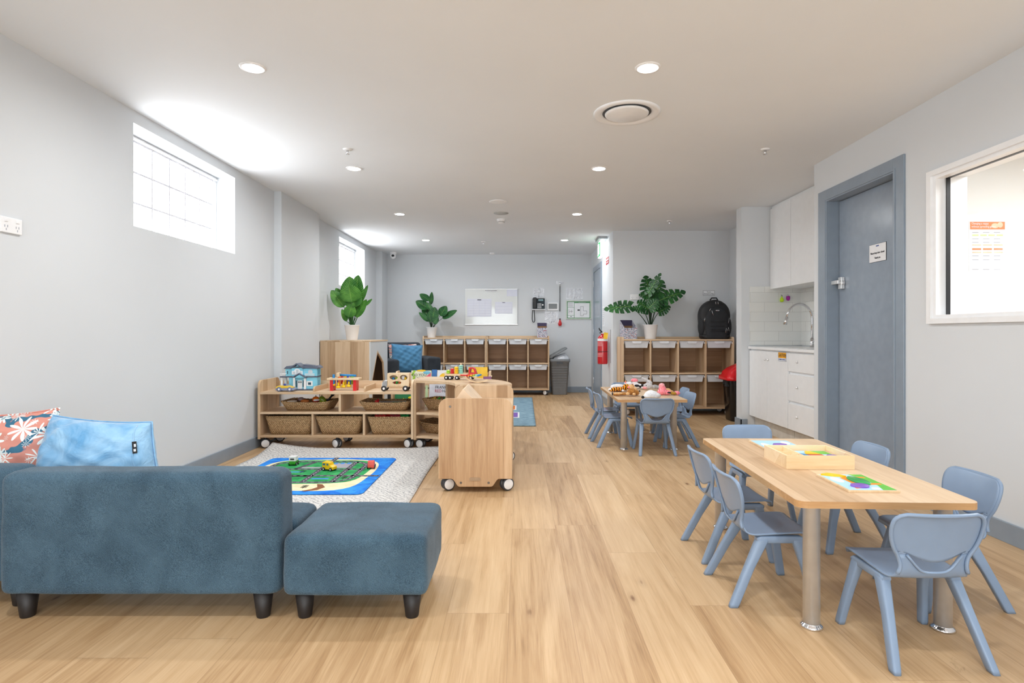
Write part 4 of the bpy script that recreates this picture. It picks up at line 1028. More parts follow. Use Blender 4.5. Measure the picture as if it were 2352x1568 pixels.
def floral():
    t = NT('floral_cushion_print'); t.r(.9, spec=.15); v = t.coords()
    def flowers(scale, n, off, R):
        mp = t.new('ShaderNodeMapping'); mp.inputs['Location'].default_value = off; mp.inputs['Scale'].default_value = (scale, 0.0, scale); t.link(v, mp.inputs[0])
        vo = t.new('ShaderNodeTexVoronoi', feature='F1'); vo.inputs['Scale'].default_value = 1; vo.inputs['Randomness'].default_value = .7; t.link(mp.outputs[0], vo.inputs['Vector'])
        sb = t.new('ShaderNodeVectorMath', operation='SUBTRACT'); t.link(mp.outputs[0], sb.inputs[0]); t.link(vo.outputs['Position'], sb.inputs[1])
        sp = t.new('ShaderNodeSeparateXYZ'); t.link(sb.outputs[0], sp.inputs[0])
        an = t.math('ARCTAN2', sp.outputs[2], sp.outputs[0]); pet = t.math('POWER', t.math('ABSOLUTE', t.math('COSINE', t.math('MULTIPLY', an, n/2))), 1.5)
        rad = t.math('MULTIPLY', t.math('ADD', t.math('MULTIPLY', pet, .75), .22), R)
        return t.math('LESS_THAN', vo.outputs['Distance'], rad), t.math('LESS_THAN', vo.outputs['Distance'], R*.27)
    vine = t.new('ShaderNodeTexWave', wave_type='RINGS'); vine.inputs['Scale'].default_value = 7; vine.inputs['Distortion'].default_value = 9; vine.inputs['Detail Scale'].default_value = 1.2; t.link(v, vine.inputs['Vector'])
    c = t.mix(t.ramp(vine.outputs['Fac'], [(.82,(0,0,0)),(.88,(255,255,255))]), (216,148,134), (66,112,138))
    a, b = flowers(10.5, 9, (.4,0,.3), .60); c = t.mix(a, c, (236,242,240)); c = t.mix(b, c, (160,186,190))
    a, b = flowers(16.0, 8, (3.3,0,1.7), .48); c = t.mix(a, c, (226,236,236)); c = t.mix(b, c, (150,176,184))
    t.base(c); t.bump(t.noise(t.coords(), 300, 2), .2, .001); return t.m
cushion('blue_cushion', 'pale blue velvet cushion with a small black tag', velvet, (-1.785, 2.44, .490), (math.radians(-14), math.radians(4), 0), .43, .37, .24, 1, .15)
cushion('floral_cushion', 'salmon cushion printed with white daisies at the left edge', floral(), (-2.15, 2.46, .500), (math.radians(-10), math.radians(-4), .05), .40, .40, .20, 4)
# ================================================================== rugs
def rug_mat():
    t = NT('grey_white_woven_rug'); t.r(.95, spec=.1); v = t.coords()
    a = t.noise(t.coords((60,170,1)), 1, 3, .7); b = t.noise(t.coords((190,60,1), rot=(0,0,.7)), 1, 2, .6); 
    wv = t.new('ShaderNodeTexWave', bands_direction='DIAGONAL'); wv.inputs['Scale'].default_value = 16; wv.inputs['Distortion'].default_value = 9; t.link(v, wv.inputs['Vector'])
    f = t.math('ADD', t.math('MULTIPLY', a, .55), t.math('ADD', t.math('MULTIPLY', b, .33), t.math('MULTIPLY', wv.outputs['Fac'], .10)))
    t.base(t.ramp(f, [(.37, (112,114,120)), (.44, (196,195,194)), (.54, (222,220,217)), (.66, (232,230,227))])); t.bump(f, .5, .003); return t.m
def rug(name, label, mat, x0, x1, y0, y1, th, fz=None, nx=40, ny=50, fx=None):
    mb = MB(); fz = fz or (lambda x, y: 0)
    def pt(u, v):
        x, y = x0+(x1-x0)*u, y0+(y1-y0)*v
        if fx: x, y = fx(x, y, u, v)
        return (x, y, .0015+th+fz(x, y))
    mb.grid(pt, nx, ny)
    o = mb.build(name, mat, solid=th, off=-1); return tag(o, label, 'rug')
def curl(x, y):
    a = max(0, (y-4.75)/.45); cl = max(0, (-1.75-x)/.45); cr_ = max(0, (x+.95)/.28)
    return .012*a*a + .050*a*a*min(1, cl)**1.5 + .016*a*a*min(1, cr_)
rug('woven_rug', 'large grey and white woven rug with a curled back edge', rug_mat(), -2.19, -.672, 2.95, 5.19, .006, curl, fx=lambda x, y, u, v: (x+.004*math.sin(y*4), y-.02*math.sin(u*PI)*(v**4)))
t = NT('blue_grey_woven_rug'); t.r(.95, spec=.1); f = t.noise(t.coords((9,85,1)), 1, 4, .75); t.base(t.ramp(f, [(.30,(70,96,116)),(.48,(122,152,170)),(.68,(176,204,216))])); t.bump(f, .5, .004)
rug('blue_rug', 'blue-grey ribbed rug behind the oak shelf, cards laid on it', t.m, -1.05, .192, 6.47, 9.28, .012, fx=lambda x, y, u, v: (x+.02*u*(v-.5), y))
def card(label, x, y, c):
    r = thing('picture_card', label, 'card', (x, y, .0145))
    MB().box(-.145,.115,-.24,.24,0,.003).build('card', paper, r); MB().box(-.125,.095,-.20,.20,.003,.0036).build('colour_square', c, r); MB().ball((.0,.0,.0034),(.05,.05,.0006)).build('picture', M('card_shade', (210,90,60), .5) if c is orange else M('card_shade2', (92,70,150), .5) if c is purple else teal, r)
card('square purple picture card on the blue-grey rug', -.115, 7.27, purple); card('square orange picture card on the blue-grey rug', -.155, 7.98, orange); card('square blue picture card on the blue-grey rug', -.205, 8.70, blue)
# city play rug
cr = thing('play_mat', 'bright blue edged road map play mat on the woven rug', 'play mat', (-1.50, 4.235, .009), 0)
w2_, h2_ = .505, .535
def noisy(name, c1, c2, sc=9):
    t = NT(name); t.r(.85, spec=.2); t.base(t.ramp(t.noise(t.coords((1,1.6,1)), sc, 4, .65, .8), [(.35,c1),(.62,c2)])); return t.m
mb_ = noisy('mat_sea_blue', (22,104,214), (60,156,240)); ms = noisy('mat_sand', (232,214,170), (248,234,200)); mg = noisy('mat_green', (20,128,70), (70,176,104)); mr = noisy('mat_road_grey', (74,70,84), (104,100,112), 25)
MB().prism(rrect(w2_, h2_, .05, 5), 'z', 0, .007).build('mat_base', mb_, cr, bev=.003)
def blob2(name, pts, z0, z1, m): return MB().prism(pts, 'z', z0, z1).build(name, m, cr)
def sq(cx_, cy_, a, b, e=.04, n=60, k=5, pw=3.2):
    o = []
    for i in range(n):
        q = 2*PI*i/n; c_, s_ = math.cos(q), math.sin(q); rr = 1/((abs(c_)**pw+abs(s_)**pw)**(1/pw)) * (1+e*math.sin(k*q+1))
        o.append((cx_+a*c_*rr, cy_+b*s_*rr))
    return o
blob2('sand_area', sq(-.005, .0, .435, .465, .016, pw=4.6), .007, .0074, ms)
blob2('green_area', sq(-.01, .075, .395, .365, .015, k=3, pw=4.5), .0074, .0078, mg)
rd = MB()
def road(pts, w=.038):
    L = []; R = []
    for i, p in enumerate(pts):
        a = Vector(pts[max(0, i-1)]); b = Vector(pts[min(len(pts)-1, i+1)]); d = (b-a).normalized(); nn = Vector((-d.y, d.x))*w/2
        L.append(Vector(p)+nn); R.append(Vector(p)-nn)
    for i in range(len(pts)-1):
        v = [rd.bm.verts.new((q.x, q.y, .0081)) for q in (L[i], R[i], R[i+1], L[i+1])]; rd.face(v, 0)
loop = [(.385*math.cos(q)*min(1.12, 1/max(abs(math.cos(q)), abs(math.sin(q)))*.92)-.03, .065+.345*math.sin(q)*min(1.12, 1/max(abs(math.cos(q)), abs(math.sin(q)))*.92)) for q in [2*PI*k/48 for k in range(49)]]
road(loop); road([(.02,-.24),(.02,.535)]); road([(-.36,.13),(.32,.13)]); road([(-.36,-.07),(.50,-.07)]); road([(.22,-.25),(.22,.38)]); road([(-.505,-.16),(-.25,-.1),(.02,-.07)]); road([(-.17,.13),(-.10,.38)])
rd.build('roads', mr, cr)
ds = MB()
def dash(a, b, n):
    for k in range(n):
        p = Vector(a).lerp(Vector(b), (k+.25)/n); q = Vector(a).lerp(Vector(b), (k+.75)/n); d = (q-p).normalized(); nn = Vector((-d.y,d.x))*.0018
        ds.face([ds.bm.verts.new((c.x,c.y,.0084)) for c in (p+nn,p-nn,q-nn,q+nn)])
dash((.02,-.24),(.02,.53),16); dash((-.36,.13),(.32,.13),14); dash((-.36,-.07),(.50,-.07),18); dash((.22,-.25),(.22,.38),13)
for k in range(0, 48): dash(loop[k], loop[k+1], 1)
ds.build('road_dashes', paper, cr)
pk = MB().box(.06,.20,.17,.33,.0078,.0083).box(-.14,.0,.16,.2,.0078,.0083); pk.build('paved_square', M('mat_paving', (168,164,176), .8), cr)
MB().box(.06,.09,.30,.35,.0083,.0086).box(.11,.14,.30,.35,.0083,.0086).box(.16,.19,.30,.35,.0083,.0086).box(-.28,-.08,.03,.055,.0078,.0084).box(.05,.17,-.17,-.14,.0078,.0084).build('blue_buildings', M('mat_building_blue', (70,140,214), .8), cr)
MB().box(-.27,-.16,-.03,.02,.0078,.0083).box(-.22,-.2,-.05,.02,.0083,.0087).build('red_roofed_house', M('mat_house', (226,84,70), .8), cr)
tr = MB()
for x, y in ((-.24,-.37),(-.08,-.37),(.08,-.36),(-.09,.06),(.27,-.12)):
    tr.box(x-.003,x+.003,y-.045,y+.03,.0074,.0088)
    for k in range(5): tr.box(x-.02,x+.02,y-.03+k*.013,y-.026+k*.013,.0074,.0088)
tr.build('drawn_trees', M('mat_dark_green', (40,56,40), .8), cr)
MB().prism([(.14,-.30),(.18,-.31),(.22,-.38),(.19,-.45),(.12,-.48),(.10,-.47),(.15,-.43),(.17,-.38)], 'z', .0074, .0088).build('brown_jetty', M('mat_brown', (136,84,48), .8), cr)
# toy vehicles on the mat
def wheels(parent, xs, ys, r_, w_, z=None, mt=None):
    for x in xs:
        for y in ys:
            o = MB().lathe([(.0001,-w_/2),(r_*.85,-w_/2),(r_,-w_/4),(r_,w_/4),(r_*.85,w_/2),(.0001,w_/2)], M=Matrix.Translation((x,y,z or r_))@Matrix.Rotation(PI/2,4,'X'), seg=20, mi=0)
            o.lathe([(.0001,-w_/2-.0006),(r_*.42,-w_/2-.0006)], M=Matrix.Translation((x,y,z or r_))@Matrix.Rotation(PI/2,4,'X'), seg=14, mi=1, cap=False)
            o.lathe([(.0001,w_/2+.0006),(r_*.42,w_/2+.0006)], M=Matrix.Translation((x,y,z or r_))@Matrix.Rotation(PI/2,4,'X'), seg=14, mi=1, cap=False)
            o.build('wheel', [mt or black, whiteP], parent)
def toycar(name, label, loc, rot, prof, w_, mat, wx, r_=.0125, extra=None):
    r = thing(name, label, 'toy car', loc, rot)
    MB().prism(prof, 'y', -w_/2, w_/2).build('car_body', mat, r, bev=.004)
    wheels(r, wx, (-w_/2-.001, w_/2+.001), r_, .009)
    if extra: extra(r)
    return r
glassB = M('toy_window_blue', (60,120,150), .2)
def ex_bus(r): MB().box(-.040,-.018,-.0255,.0255,.040,.053).box(-.006,.010,-.0255,.0255,.040,.053).box(-.0485,-.047,-.018,.018,.038,.052).build('windows', glassB, r)
MZ = .0175
toycar('toy_bus', 'yellow toy van in the middle of the play mat', (-1.405, 4.33, MZ), -.35, [(-.047,.010),(.050,.010),(.050,.030),(.024,.040),(.014,.062),(-.042,.064),(-.047,.058)], .05, yellow, (-.030,.030), extra=ex_bus)
def ex_tr(r): MB().box(-.022,.034,-.026,.026,.034,.070).build('white_cab', whiteP, r, bev=.003); MB().box(.0342,.035,-.015,.015,.045,.056).build('dark_window', dark, r)
toycar('toy_truck', 'green and white toy truck at the left of the play mat', (-1.735, 4.505, MZ), -PI/2, [(-.038,.010),(.036,.010),(.036,.034),(-.038,.034)], .05, M('toy_green', (60,160,40), .35), (-.022,.022), extra=ex_tr)
def ex_rd(r): MB().box(-.012,-.0105,-.02,.02,.038,.050).build('windscreen', M('toy_window_pink', (230,170,170), .3), r)
toycar('toy_car', 'coral red toy car at the right of the play mat', (-1.112, 4.40, MZ), PI/2+.15, [(-.040,.010),(.042,.010),(.042,.034),(.016,.036),(.008,.058),(-.036,.058),(-.042,.030)], .048, M('toy_coral', (240,96,84), .35), (-.024,.024), extra=ex_rd)
# ================================================================== tall cupboard with cubby opening
K = thing('cubby_cupboard', 'tall oak cupboard with a white angular opening, holding the large plant', 'cupboard', (-2.39, 7.02, 0))
MB().box(0,.59,0,.018,.02,.925).build('side_board', woodZ, K, bev=.0015); MB().box(0,.59,.882,.90,.02,.925).build('side_board', woodZ, K, bev=.0015)
MB().box(0,.61,0,.905,.925,.943).build('top_board', woodY, K, bev=.0015); MB().box(0,.58,.018,.882,.02,.04).build('floor_board', woodY, K)
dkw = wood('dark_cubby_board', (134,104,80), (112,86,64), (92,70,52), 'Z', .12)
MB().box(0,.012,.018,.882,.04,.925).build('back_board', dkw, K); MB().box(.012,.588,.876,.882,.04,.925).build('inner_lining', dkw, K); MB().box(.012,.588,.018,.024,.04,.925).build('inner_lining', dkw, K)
op = [(.08,.06),(.695,.06),(.735,.42),(.672,.66),(.335,.815),(.075,.47)]
outer = [(0.0,.02),(.90,.02),(.90,.925),(0.0,.925)]
def ring_panel(outer_, inner_, x0, x1):
    bm = bmesh.new(); vo = [bm.verts.new((x0,)+p) for p in outer_]; vi = [bm.verts.new((x0,)+p) for p in inner_]
    ed = [bm.edges.new((vo[i], vo[(i+1) % len(vo)])) for i in range(len(vo))] + [bm.edges.new((vi[i], vi[(i+1) % len(vi)])) for i in range(len(vi))]
    bmesh.ops.triangle_fill(bm, edges=ed, use_beauty=True)
    g = bmesh.ops.extrude_face_region(bm, geom=bm.faces[:]); bmesh.ops.translate(bm, verts=[v for v in g['geom'] if isinstance(v, bmesh.types.BMVert)], vec=(x1-x0,0,0))
    bmesh.ops.recalc_face_normals(bm, faces=bm.faces); return bm
m_ = MB(); m_.bm.free(); m_.bm = ring_panel(outer, op, .59, .606); m_.build('white_front', M('white_panel_grey', (214,218,220), .4, vary=.005), K)
m_ = MB(); m_.bm.free(); m_.bm = ring_panel([(p[0]*1.0, p[1]) for p in op], [(.10,.08),(.675,.08),(.715,.42),(.655,.645),(.345,.79),(.10,.47)], .5885, .6075); m_.build('opening_edge', woodZ, K)
# armchair
Ac = thing('armchair', 'charcoal tub armchair behind the oak cupboard, blue cushion on it', 'armchair', (-1.65, 8.75, 0), .40)
def soft(name, dims, parent, mat, bev=.03): return MB().box(*dims).build(name, mat, parent, bev=bev, seg=4, smooth=True)
soft('seat', (-.26,.26,-.36,.30,.12,.42), Ac, armM); soft('arm', (-.40,-.22,-.40,.38,.10,.655), Ac, armM, .03); soft('arm', (.19,.385,-.40,.38,.10,.68), Ac, armM, .035); soft('backrest', (-.38,.24,.22,.40,.3,.89), Ac, armM, .05)
for x in (-.33,.32):
    for y in (-.33,.32): MB().cyl((x,y,0),(x,y,.12),.018,.024).build('leg', legBlk, Ac)
cushion('blue_cushion', 'plain blue linen cushion on the charcoal armchair', denim, (-1.655, 8.62, .655), (math.radians(-18), math.radians(3), .30), .46, .44, .15, 2)
cushion('patterned_cushion', 'patterned cushion behind the blue linen one, only its top edge seen', floral(), (-1.75, 8.80, .66), (math.radians(-12), 0, .35), .42, .42, .12, 6)
# ================================================================== bins
r = thing('laundry_bin', 'tall grey plastic bin with its lid tilted open', 'bin', (.675, 9.90, 0))
sec = [[(x, y*.8, z) for x, y in rrect(a, a, .04, 4)] for a, z in ((.118,0),(.122,.01),(.160,.545))]
rimb = [[(x, y*.8, z) for x, y in rrect(a, a, .04, 4)] for a, z in ((.160,.545),(.172,.548),(.174,.595),(.168,.60),(.158,.598),(.150,.50))]
MB().rings(sec+rimb[1:], True, True).build('bin_body', greyP, r)
bp = MB()
for j in range(9):
    for k in range(16):
        z = .12+j*.042; hw = .122+(.160-.122)*z/.545
        bp.box(-hw*.86+k*hw*.108,-hw*.86+k*hw*.108+hw*.06,-hw*.8-.0015,-hw*.8+.004,z,z+.012)
bp.build('ribbed_texture', M('grey_plastic_rib', (120,124,128), .4), r)
MB().box(-.055,.05,-.145,-.139,.52,.545).build('handle_slot', dark, r)
lidM = Matrix.Translation((-.172,0,.60)) @ Matrix.Rotation(-.52, 4, 'Y')
MB().rings([[lidM @ Vector((x+.172, y*.82, z)) for x, y in rrect(a, a, .05, 4)] for a, z in ((.168,.0),(.176,.002),(.176,.02),(.160,.034),(.12,.040))], True, True).build('lid', greyP, r)
b_ = MB(); b_.grid(lambda u, v: (.0+.145*math.cos(2*PI*u)*(1-.5*v*v)+.02, -.0+.115*math.sin(2*PI*u)*(1-.5*v*v), .585+.085*v+.012*math.sin(9*2*PI*u)*(1-v)+.02*math.cos(2*PI*u)*v), 48, 6)
b_.build('bin_liner', sleeveM, r)
r = thing('red_lid_bin', 'black bin with a red lid half hidden by the white wall nib', 'bin', (2.602, 6.93, 0)); r.scale = (.87, .87, .95)
MB().rings([[(x*.9, y*.9, z) for x, y in rrect(a, a, .09, 5)] for a, z in ((.165,0),(.172,.012),(.205,.50),(.205,.505),(.195,.505))], True, True).build('bin_body', M('glossy_black_plastic', (18,18,20), .18), r)
bl = MB(); bl.grid(lambda u, v: (.0+(.195+.012*math.sin(14*2*PI*u)*v+.004*math.sin(37*2*PI*u))*math.cos(2*PI*u)*(1.03), (.195+.012*math.sin(14*2*PI*u)*v)*math.sin(2*PI*u)*1.03, .515-.08*v+.012*math.sin(5*2*PI*u)*v), 90, 5)
bl.build('bin_bag', black, r)
MB().rings([[(x*1.0, y*1.0, z+max(0,(x+.2))*k) for x, y in rrect(a, a, .08, 5)] for a, z, k in ((.222,.505,0),(.228,.515,0),(.224,.55,.0),(.20,.565,.05),(.19,.60,.35),(.15,.622,.38),(.06,.63,.38))], True, True).build('lid', M('red_plastic', (216,24,34), .25), r)
MB().box(-.10,-.06,-.245,-.225,.50,.53).build('yellow_clip', yellow, r)
# ================================================================== backpack
r = thing('backpack', 'black backpack with silver zip pulls standing on the alcove unit', 'backpack', (2.49, 7.50, .955))
def bpf(w_, d_, h_, y, tp=2.6):
    def g(u, v):
        a = 2*PI*u; zz = v
        c_, s_ = math.cos(a), math.sin(a); k = 1/((abs(c_)**3.5+abs(s_)**3.5)**(1/3.5))
        ww = w_*(1 if zz < .55 else max(.0, 1-((zz-.55)/.45)**tp)**.5); ww = max(ww, .02) * (1-.06*math.cos(zz*5)); dd = d_*(1-.25*zz**2)*(1 if zz < .92 else .8)
        if zz <= 0.0 or zz >= 1.0: ww *= .9; dd *= .85
        return (ww*c_*k, y+dd*s_*k, h_*zz)
    return g
bkM = M('black_nylon', (26,27,30), .6, vary=.1); bk2 = M('black_nylon_matt', (38,40,44), .8, vary=.1)
MB().grid(bpf(.185,.11,.50,0), 48, 26, closed_u=True).build('main_compartment', bkM, r, solid=.004)
MB().grid(bpf(.135,.05,.40,-.10), 40, 20, closed_u=True).build('front_pocket', bk2, r, solid=.004)
MB().grid(bpf(.175,.115,.07,-.02,6), 40, 6, closed_u=True).build('base_panel', bkM, r, solid=.004)
for s in (-1, 1): MB().ball((s*.165,-.03,.16),(.045,.07,.13),20,14).build('side_pocket', bk2, r)
MB().tube([(-.05,.0,.495),(-.03,-.01,.525),(.03,-.01,.525),(.05,0,.495)],.009).build('grab_handle', bkM, r)
zp = MB()
for k in range(6): zp.tube([(-.10+.2*k/5,-.155,.12+.0*k),(-.10+.2*(k+.9)/5,-.155,.12)],.002)
for z in (.10,.16,.22): zp.tube([(-.09,-.155,z),(.09,-.155,z)],.003)
zp.build('webbing', bkM, r)
zz = MB()
for a, b in (((-.018,-.125,.47),(-.018,-.13,.44)),((.012,-.125,.47),(.012,-.13,.44)),((-.085,-.14,.385),(-.10,-.135,.355)),((-.075,-.148,.36),(-.055,-.15,.30)),((-.145,-.11,.27),(-.155,-.10,.22)),((.165,-.09,.27),(.150,-.10,.20)),((.105,-.15,.14),(.10,-.15,.08)),((.115,-.15,.13),(.125,-.14,.10)),((.14,-.13,.15),(.15,-.12,.10))): zz.cyl(a, b, .0035, .0035, 8)
zz.build('zip_pulls', chrome, r)
MB().ball((.0,-.142,.36),(.026,.004,.008)).build('badge', chrome, r); MB().ball((.02,-.14,.045),(.02,.004,.005)).build('base_badge', chrome, r)
# cardboard display boxes
def speck():
    t = NT('printed_card_pattern'); t.r(.5, spec=.3); v = t.coords()
    vo = t.new('ShaderNodeTexVoronoi'); vo.inputs['Scale'].default_value = 34; t.link(v, vo.inputs['Vector'])
    n = t.noise(v, 60, 3, .7); c = t.mix(t.ramp(n, [(.42,(0,0,0)),(.58,(255,255,255))]), (120,124,150), (216,216,222))
    c = t.mix(t.ramp(vo.outputs['Distance'], [(.18,(255,255,255)),(.24,(0,0,0))]), c, (190,90,80)); t.base(c); return t.m
spM = speck(); cardM = M('brown_cardboard', (150,112,78), .8); prpM = M('dark_purple_card', (58,48,84), .5)
def disp(label, loc, rot, w_, d_, h_, ft):
    r = thing('leaflet_box', label, 'box', loc, rot)
    th = .004
    MB().box(-w_/2,w_/2,-d_/2,-d_/2+th,0,h_*ft).prism([(-d_/2+th,0),(d_/2,0),(d_/2,h_),(-d_/2+th,h_*ft)], 'x', -w_/2, -w_/2+th).prism([(-d_/2+th,0),(d_/2,0),(d_/2,h_),(-d_/2+th,h_*ft)], 'x', w_/2-th, w_/2).box(-w_/2+th,w_/2-th,d_/2-th,d_/2,0,h_).box(-w_/2+th,w_/2-th,-d_/2+th,d_/2-th,0,.004).build('printed_card', spM, r)
    MB().box(-w_/2+th,w_/2-th,d_/2-th-.001,d_/2-th,h_*(ft+.12),h_).build('purple_back', prpM, r); MB().box(-w_/2+th,w_/2-th,d_/2-th-.001,d_/2-th,h_*ft*.6,h_*(ft+.12)).build('cardboard_inside', cardM, r)
disp('open speckled leaflet box on the unit below the wall phone', (.382, 9.84, .955), 0, .165, .14, .25, .66)
disp('open speckled leaflet box beside the monstera on the alcove unit', (1.395, 7.50, .955), .12, .165, .20, .245, .58)
# ================================================================== plants
def leaf_mat(name, c1, c2, n=26):
    t = NT(name); t.r(.38, spec=.4)
    uv = t.new('ShaderNodeUVMap'); sp = t.new('ShaderNodeSeparateXYZ'); t.link(uv.outputs[0], sp.inputs[0])
    au = t.math('ABSOLUTE', t.math('SUBTRACT', t.math('MULTIPLY', sp.outputs[0], 2), 1))
    s = t.math('SINE', t.math('MULTIPLY', t.math('SUBTRACT', sp.outputs[1], t.math('MULTIPLY', au, .22)), n*2*PI/2))
    ns = t.noise(t.coords(), 9, 2)
    f = t.math('ADD', t.math('MULTIPLY', s, .10), ns); mid = t.math('LESS_THAN', au, .03)
    c = t.ramp(f, [(.35, c1), (.72, c2)]); c = t.mix(t.math('MULTIPLY', mid, .5), c, (150,190,90)); t.base(c); t.bump(s, .35, .003)
    t.b.inputs['Subsurface Weight'].default_value = 0; return t.m
lfA = leaf_mat('broad_leaf_green', (44,106,34), (98,160,62)); lfB = leaf_mat('deep_leaf_green', (20,66,34), (52,112,52), 16); lfC = leaf_mat('monstera_green', (16,62,30), (46,106,44), 12)
stM = M('green_stem', (52,96,44), .5); stD = M('dark_green_stem', (36,62,34), .5); potM = M('white_ceramic_pot', (247,248,250), .35, vary=.008); soilM = M('dark_soil', (56,44,34), .95, vary=.3)
def leaf(base, d, n, L, W, droop=.1, fold=.15, monstera=False, tw=0.0):
    base = Vector(base); d = Vector(d).normalized(); n = Vector(n); s = d.cross(n).normalized(); up = s.cross(d).normalized()
    mb = MB(); NV = 66 if monstera else 18; NU = 12
    def wd(v):
        if monstera: return 1.2*W*(max(0, math.sin(PI*min(1, v*.93+.07)))**.5)*(1.22-.62*v)
        return 1.35*W*(max(0, math.sin(PI*(v**.85)))**.62)*(1.08-.2*v)
    def f(u, v):
        a = 2*u-1; w_ = wd(v); vv = v
        if monstera: vv = v + .20*abs(a)*(v-.15)*1.0 - .16*abs(a)*(1-v)**2
        p = base + d*(L*vv) + Vector((0,0,-droop*L*vv*vv))
        return p + s*(a*w_) + up*(fold*abs(a)*w_ - .0*v) + up*(-.10*w_*a*a)
    keep = None
    if monstera:
        def keep(u, v):
            a = abs(2*u-1); ph = (v*5.6) % 1.0
            return not (a > .30 and ph > .96-.42*(a-.25)*(1.2 if int(v*5.6) % 2 else .75) and .08 < v < .93) and not (.16 < a < .26 and .35 < ph < .6 and .2 < v < .7)
    mb.grid(f, NU if not monstera else 26, NV, keep=keep, uv=True); return mb
def plant(label, loc, potr, poth, leaves, stem_m, leaf_m, mon=False):
    r = thing('potted_plant', label, 'plant', loc)
    MB().lathe([(.0001,0),(potr*.68,0),(potr*.70,.004),(potr*.97,poth-.006),(potr,poth-.004),(potr,poth),(potr*.95,poth),(potr*.92,poth-.025)], seg=40, cap=False).build('pot', potM, r)
    MB().lathe([(potr*.93,poth-.022),(.0001,poth-.018)], seg=24, cap=False).build('soil', soilM, r)
    for b, d, n, L, W, dr, fo in leaves:
        b = Vector(b)
        k = random.Random(int(b.x*1000)); x0 = Vector((b.x*.12, b.y*.12, poth-.02)); m = x0.lerp(b, .5) + Vector((0, 0, .02)) - Vector((b.x, b.y, 0))*.12
        pts = []
        for i in range(9):
            t_ = i/8; pts.append(x0*(1-t_)**2 + m*2*t_*(1-t_) + b*t_*t_)
        MB().tube(pts, [.0065-.003*i/8 for i in range(9)], 7).build('stem', stem_m, r)
        leaf(b, d, n, L, W, dr, fo, mon).build('leaf', leaf_m, r)
    return r
def proj_leaf(origin, Y, pb, pt, W, nrm, dr=.05, fo=.12, dy=0.0, dyt=0.0):
    # a leaf given by where its base and tip stand in the room at distance Y (+dy, +dyt)
    x0, z0 = P(pb[0], pb[1], Y+dy); x1, z1 = P(pt[0], pt[1], Y+dyt)
    b = Vector((x0, Y+dy, z0))-Vector(origin); t_ = Vector((x1, Y+dyt, z1))-Vector(origin); L = (t_-b).length
    return (b, t_-b, nrm, L, W, dr, fo)
F = (0,-1,.25)
o1 = (-2.095, 7.33, .943)
L1 = [((808,694),(800,650),.10,F,-.06,-.10),((803,690),(803,632),.085,F,.02,.0),((815,700),(823,628),.070,F,.06,.06),((790,705),(761,664),.062,(.5,-1,.2),-.02,-.04),((797,700),(771,659),.05,(.6,-1,.3),.05,.06),
      ((800,728),(809,697),.060,F,-.09,-.09),((818,729),(842,685),.055,(-.6,-1,.2),-.02,.02),((824,700),(845,652),.035,(-.5,-1,.4),.05,.08),((826,692),(843,660),.022,(-.9,-1,0),.08,.1),((838,702),(855,685),.022,(-.6,-1,.4),0,0),
      ((796,738),(785,708),.028,(.8,-1,0),-.03,-.04),((812,726),(826,694),.045,F,.03,.05),((812,703),(812,694),.018,F,-.10,-.1),((806,706),(812,662),.095,(.05,-1,.1),-.02,.0),((806,735),(797,700),.03,F,.03,.03)]
plant('tall broad-leaved plant in a white pot on the oak cupboard', o1, .094, .190, [proj_leaf(o1, 7.33, a, b, W, n, .04, .12, d0, d1) for a, b, W, n, d0, d1 in L1], stM, lfA)
o2 = (-1.479, 9.86, .955)
L2 = [((983,708),(955,690),.055,(.5,-1,.5),-.02,-.04),((986,690),(964,674),.042,(.5,-1,.5),.03,.03),((989,700),(992,669),.026,(.6,-1,0),.03,.03),((993,735),(999,704),.055,(.1,-1,.3),-.06,-.06),((1011,725),(1026,702),.062,(-.3,-1,.8),-.02,-.02),((1016,731),(1050,711),.045,(-.2,-1,.9),-.04,-.04),
      ((985,738),(962,716),.026,(.7,-1,0),-.04,-.05),((985,727),(969,708),.034,(.6,-1,.1),.0,.0),((994,742),(1008,730),.032,F,-.08,-.09),((989,712),(980,693),.03,(.4,-1,.3),-.05,-.05),((989,740),(985,715),.03,(.4,-1,.3),-.08,-.08),((985,720),(976,703),.05,(.5,-1,.3),.03,.03),((988,735),(991,700),.032,F,.02,.02)]
plant('dark leafy plant in a white pot on the far storage unit', o2, .094, .175, [proj_leaf(o2, 9.86, a, b, W*1.25, n, .03, .15, d0, d1) for a, b, W, n, d0, d1 in L2], stD, lfB)
o3 = (1.680, 7.52, .955)
L3 = [((1449,703),(1396,706),.125,(.15,-1,1.3),-.06,-.05),((1493,678),(1484,636),.125,(.45,-1,.35),.04,.05),((1489,674),(1514,630),.060,(-.9,-1,.0),-.06,-.08),((1497,684),(1519,646),.115,(-.35,-1,.2),.08,.1),((1514,690),(1566,668),.095,(.0,-1,.55),-.04,-.04),
      ((1478,713),(1452,705),.06,(.1,-1,1.0),-.10,-.12),((1489,710),(1467,692),.10,(.3,-1,.6),-.08,-.1),((1490,708),(1508,688),.09,(-.3,-1,.5),-.09,-.1),((1508,704),(1527,686),.10,(-.2,-1,.4),.05,.06),((1513,717),(1536,703),.07,(0,-1,.8),-.06,-.06),((1488,680),(1470,676),.06,(.1,-1,.8),-.02,-.02),((1500,690),(1500,662),.09,(.1,-1,.2),.06,.06)]
plant('monstera with split leaves in a white pot on the alcove unit', o3, .098, .185, [proj_leaf(o3, 7.52, a, b, W, n, .06, .10, d0, d1) for a, b, W, n, d0, d1 in L3], stD, lfC, True)
# ================================================================== toys on the long shelf
SZ = .506
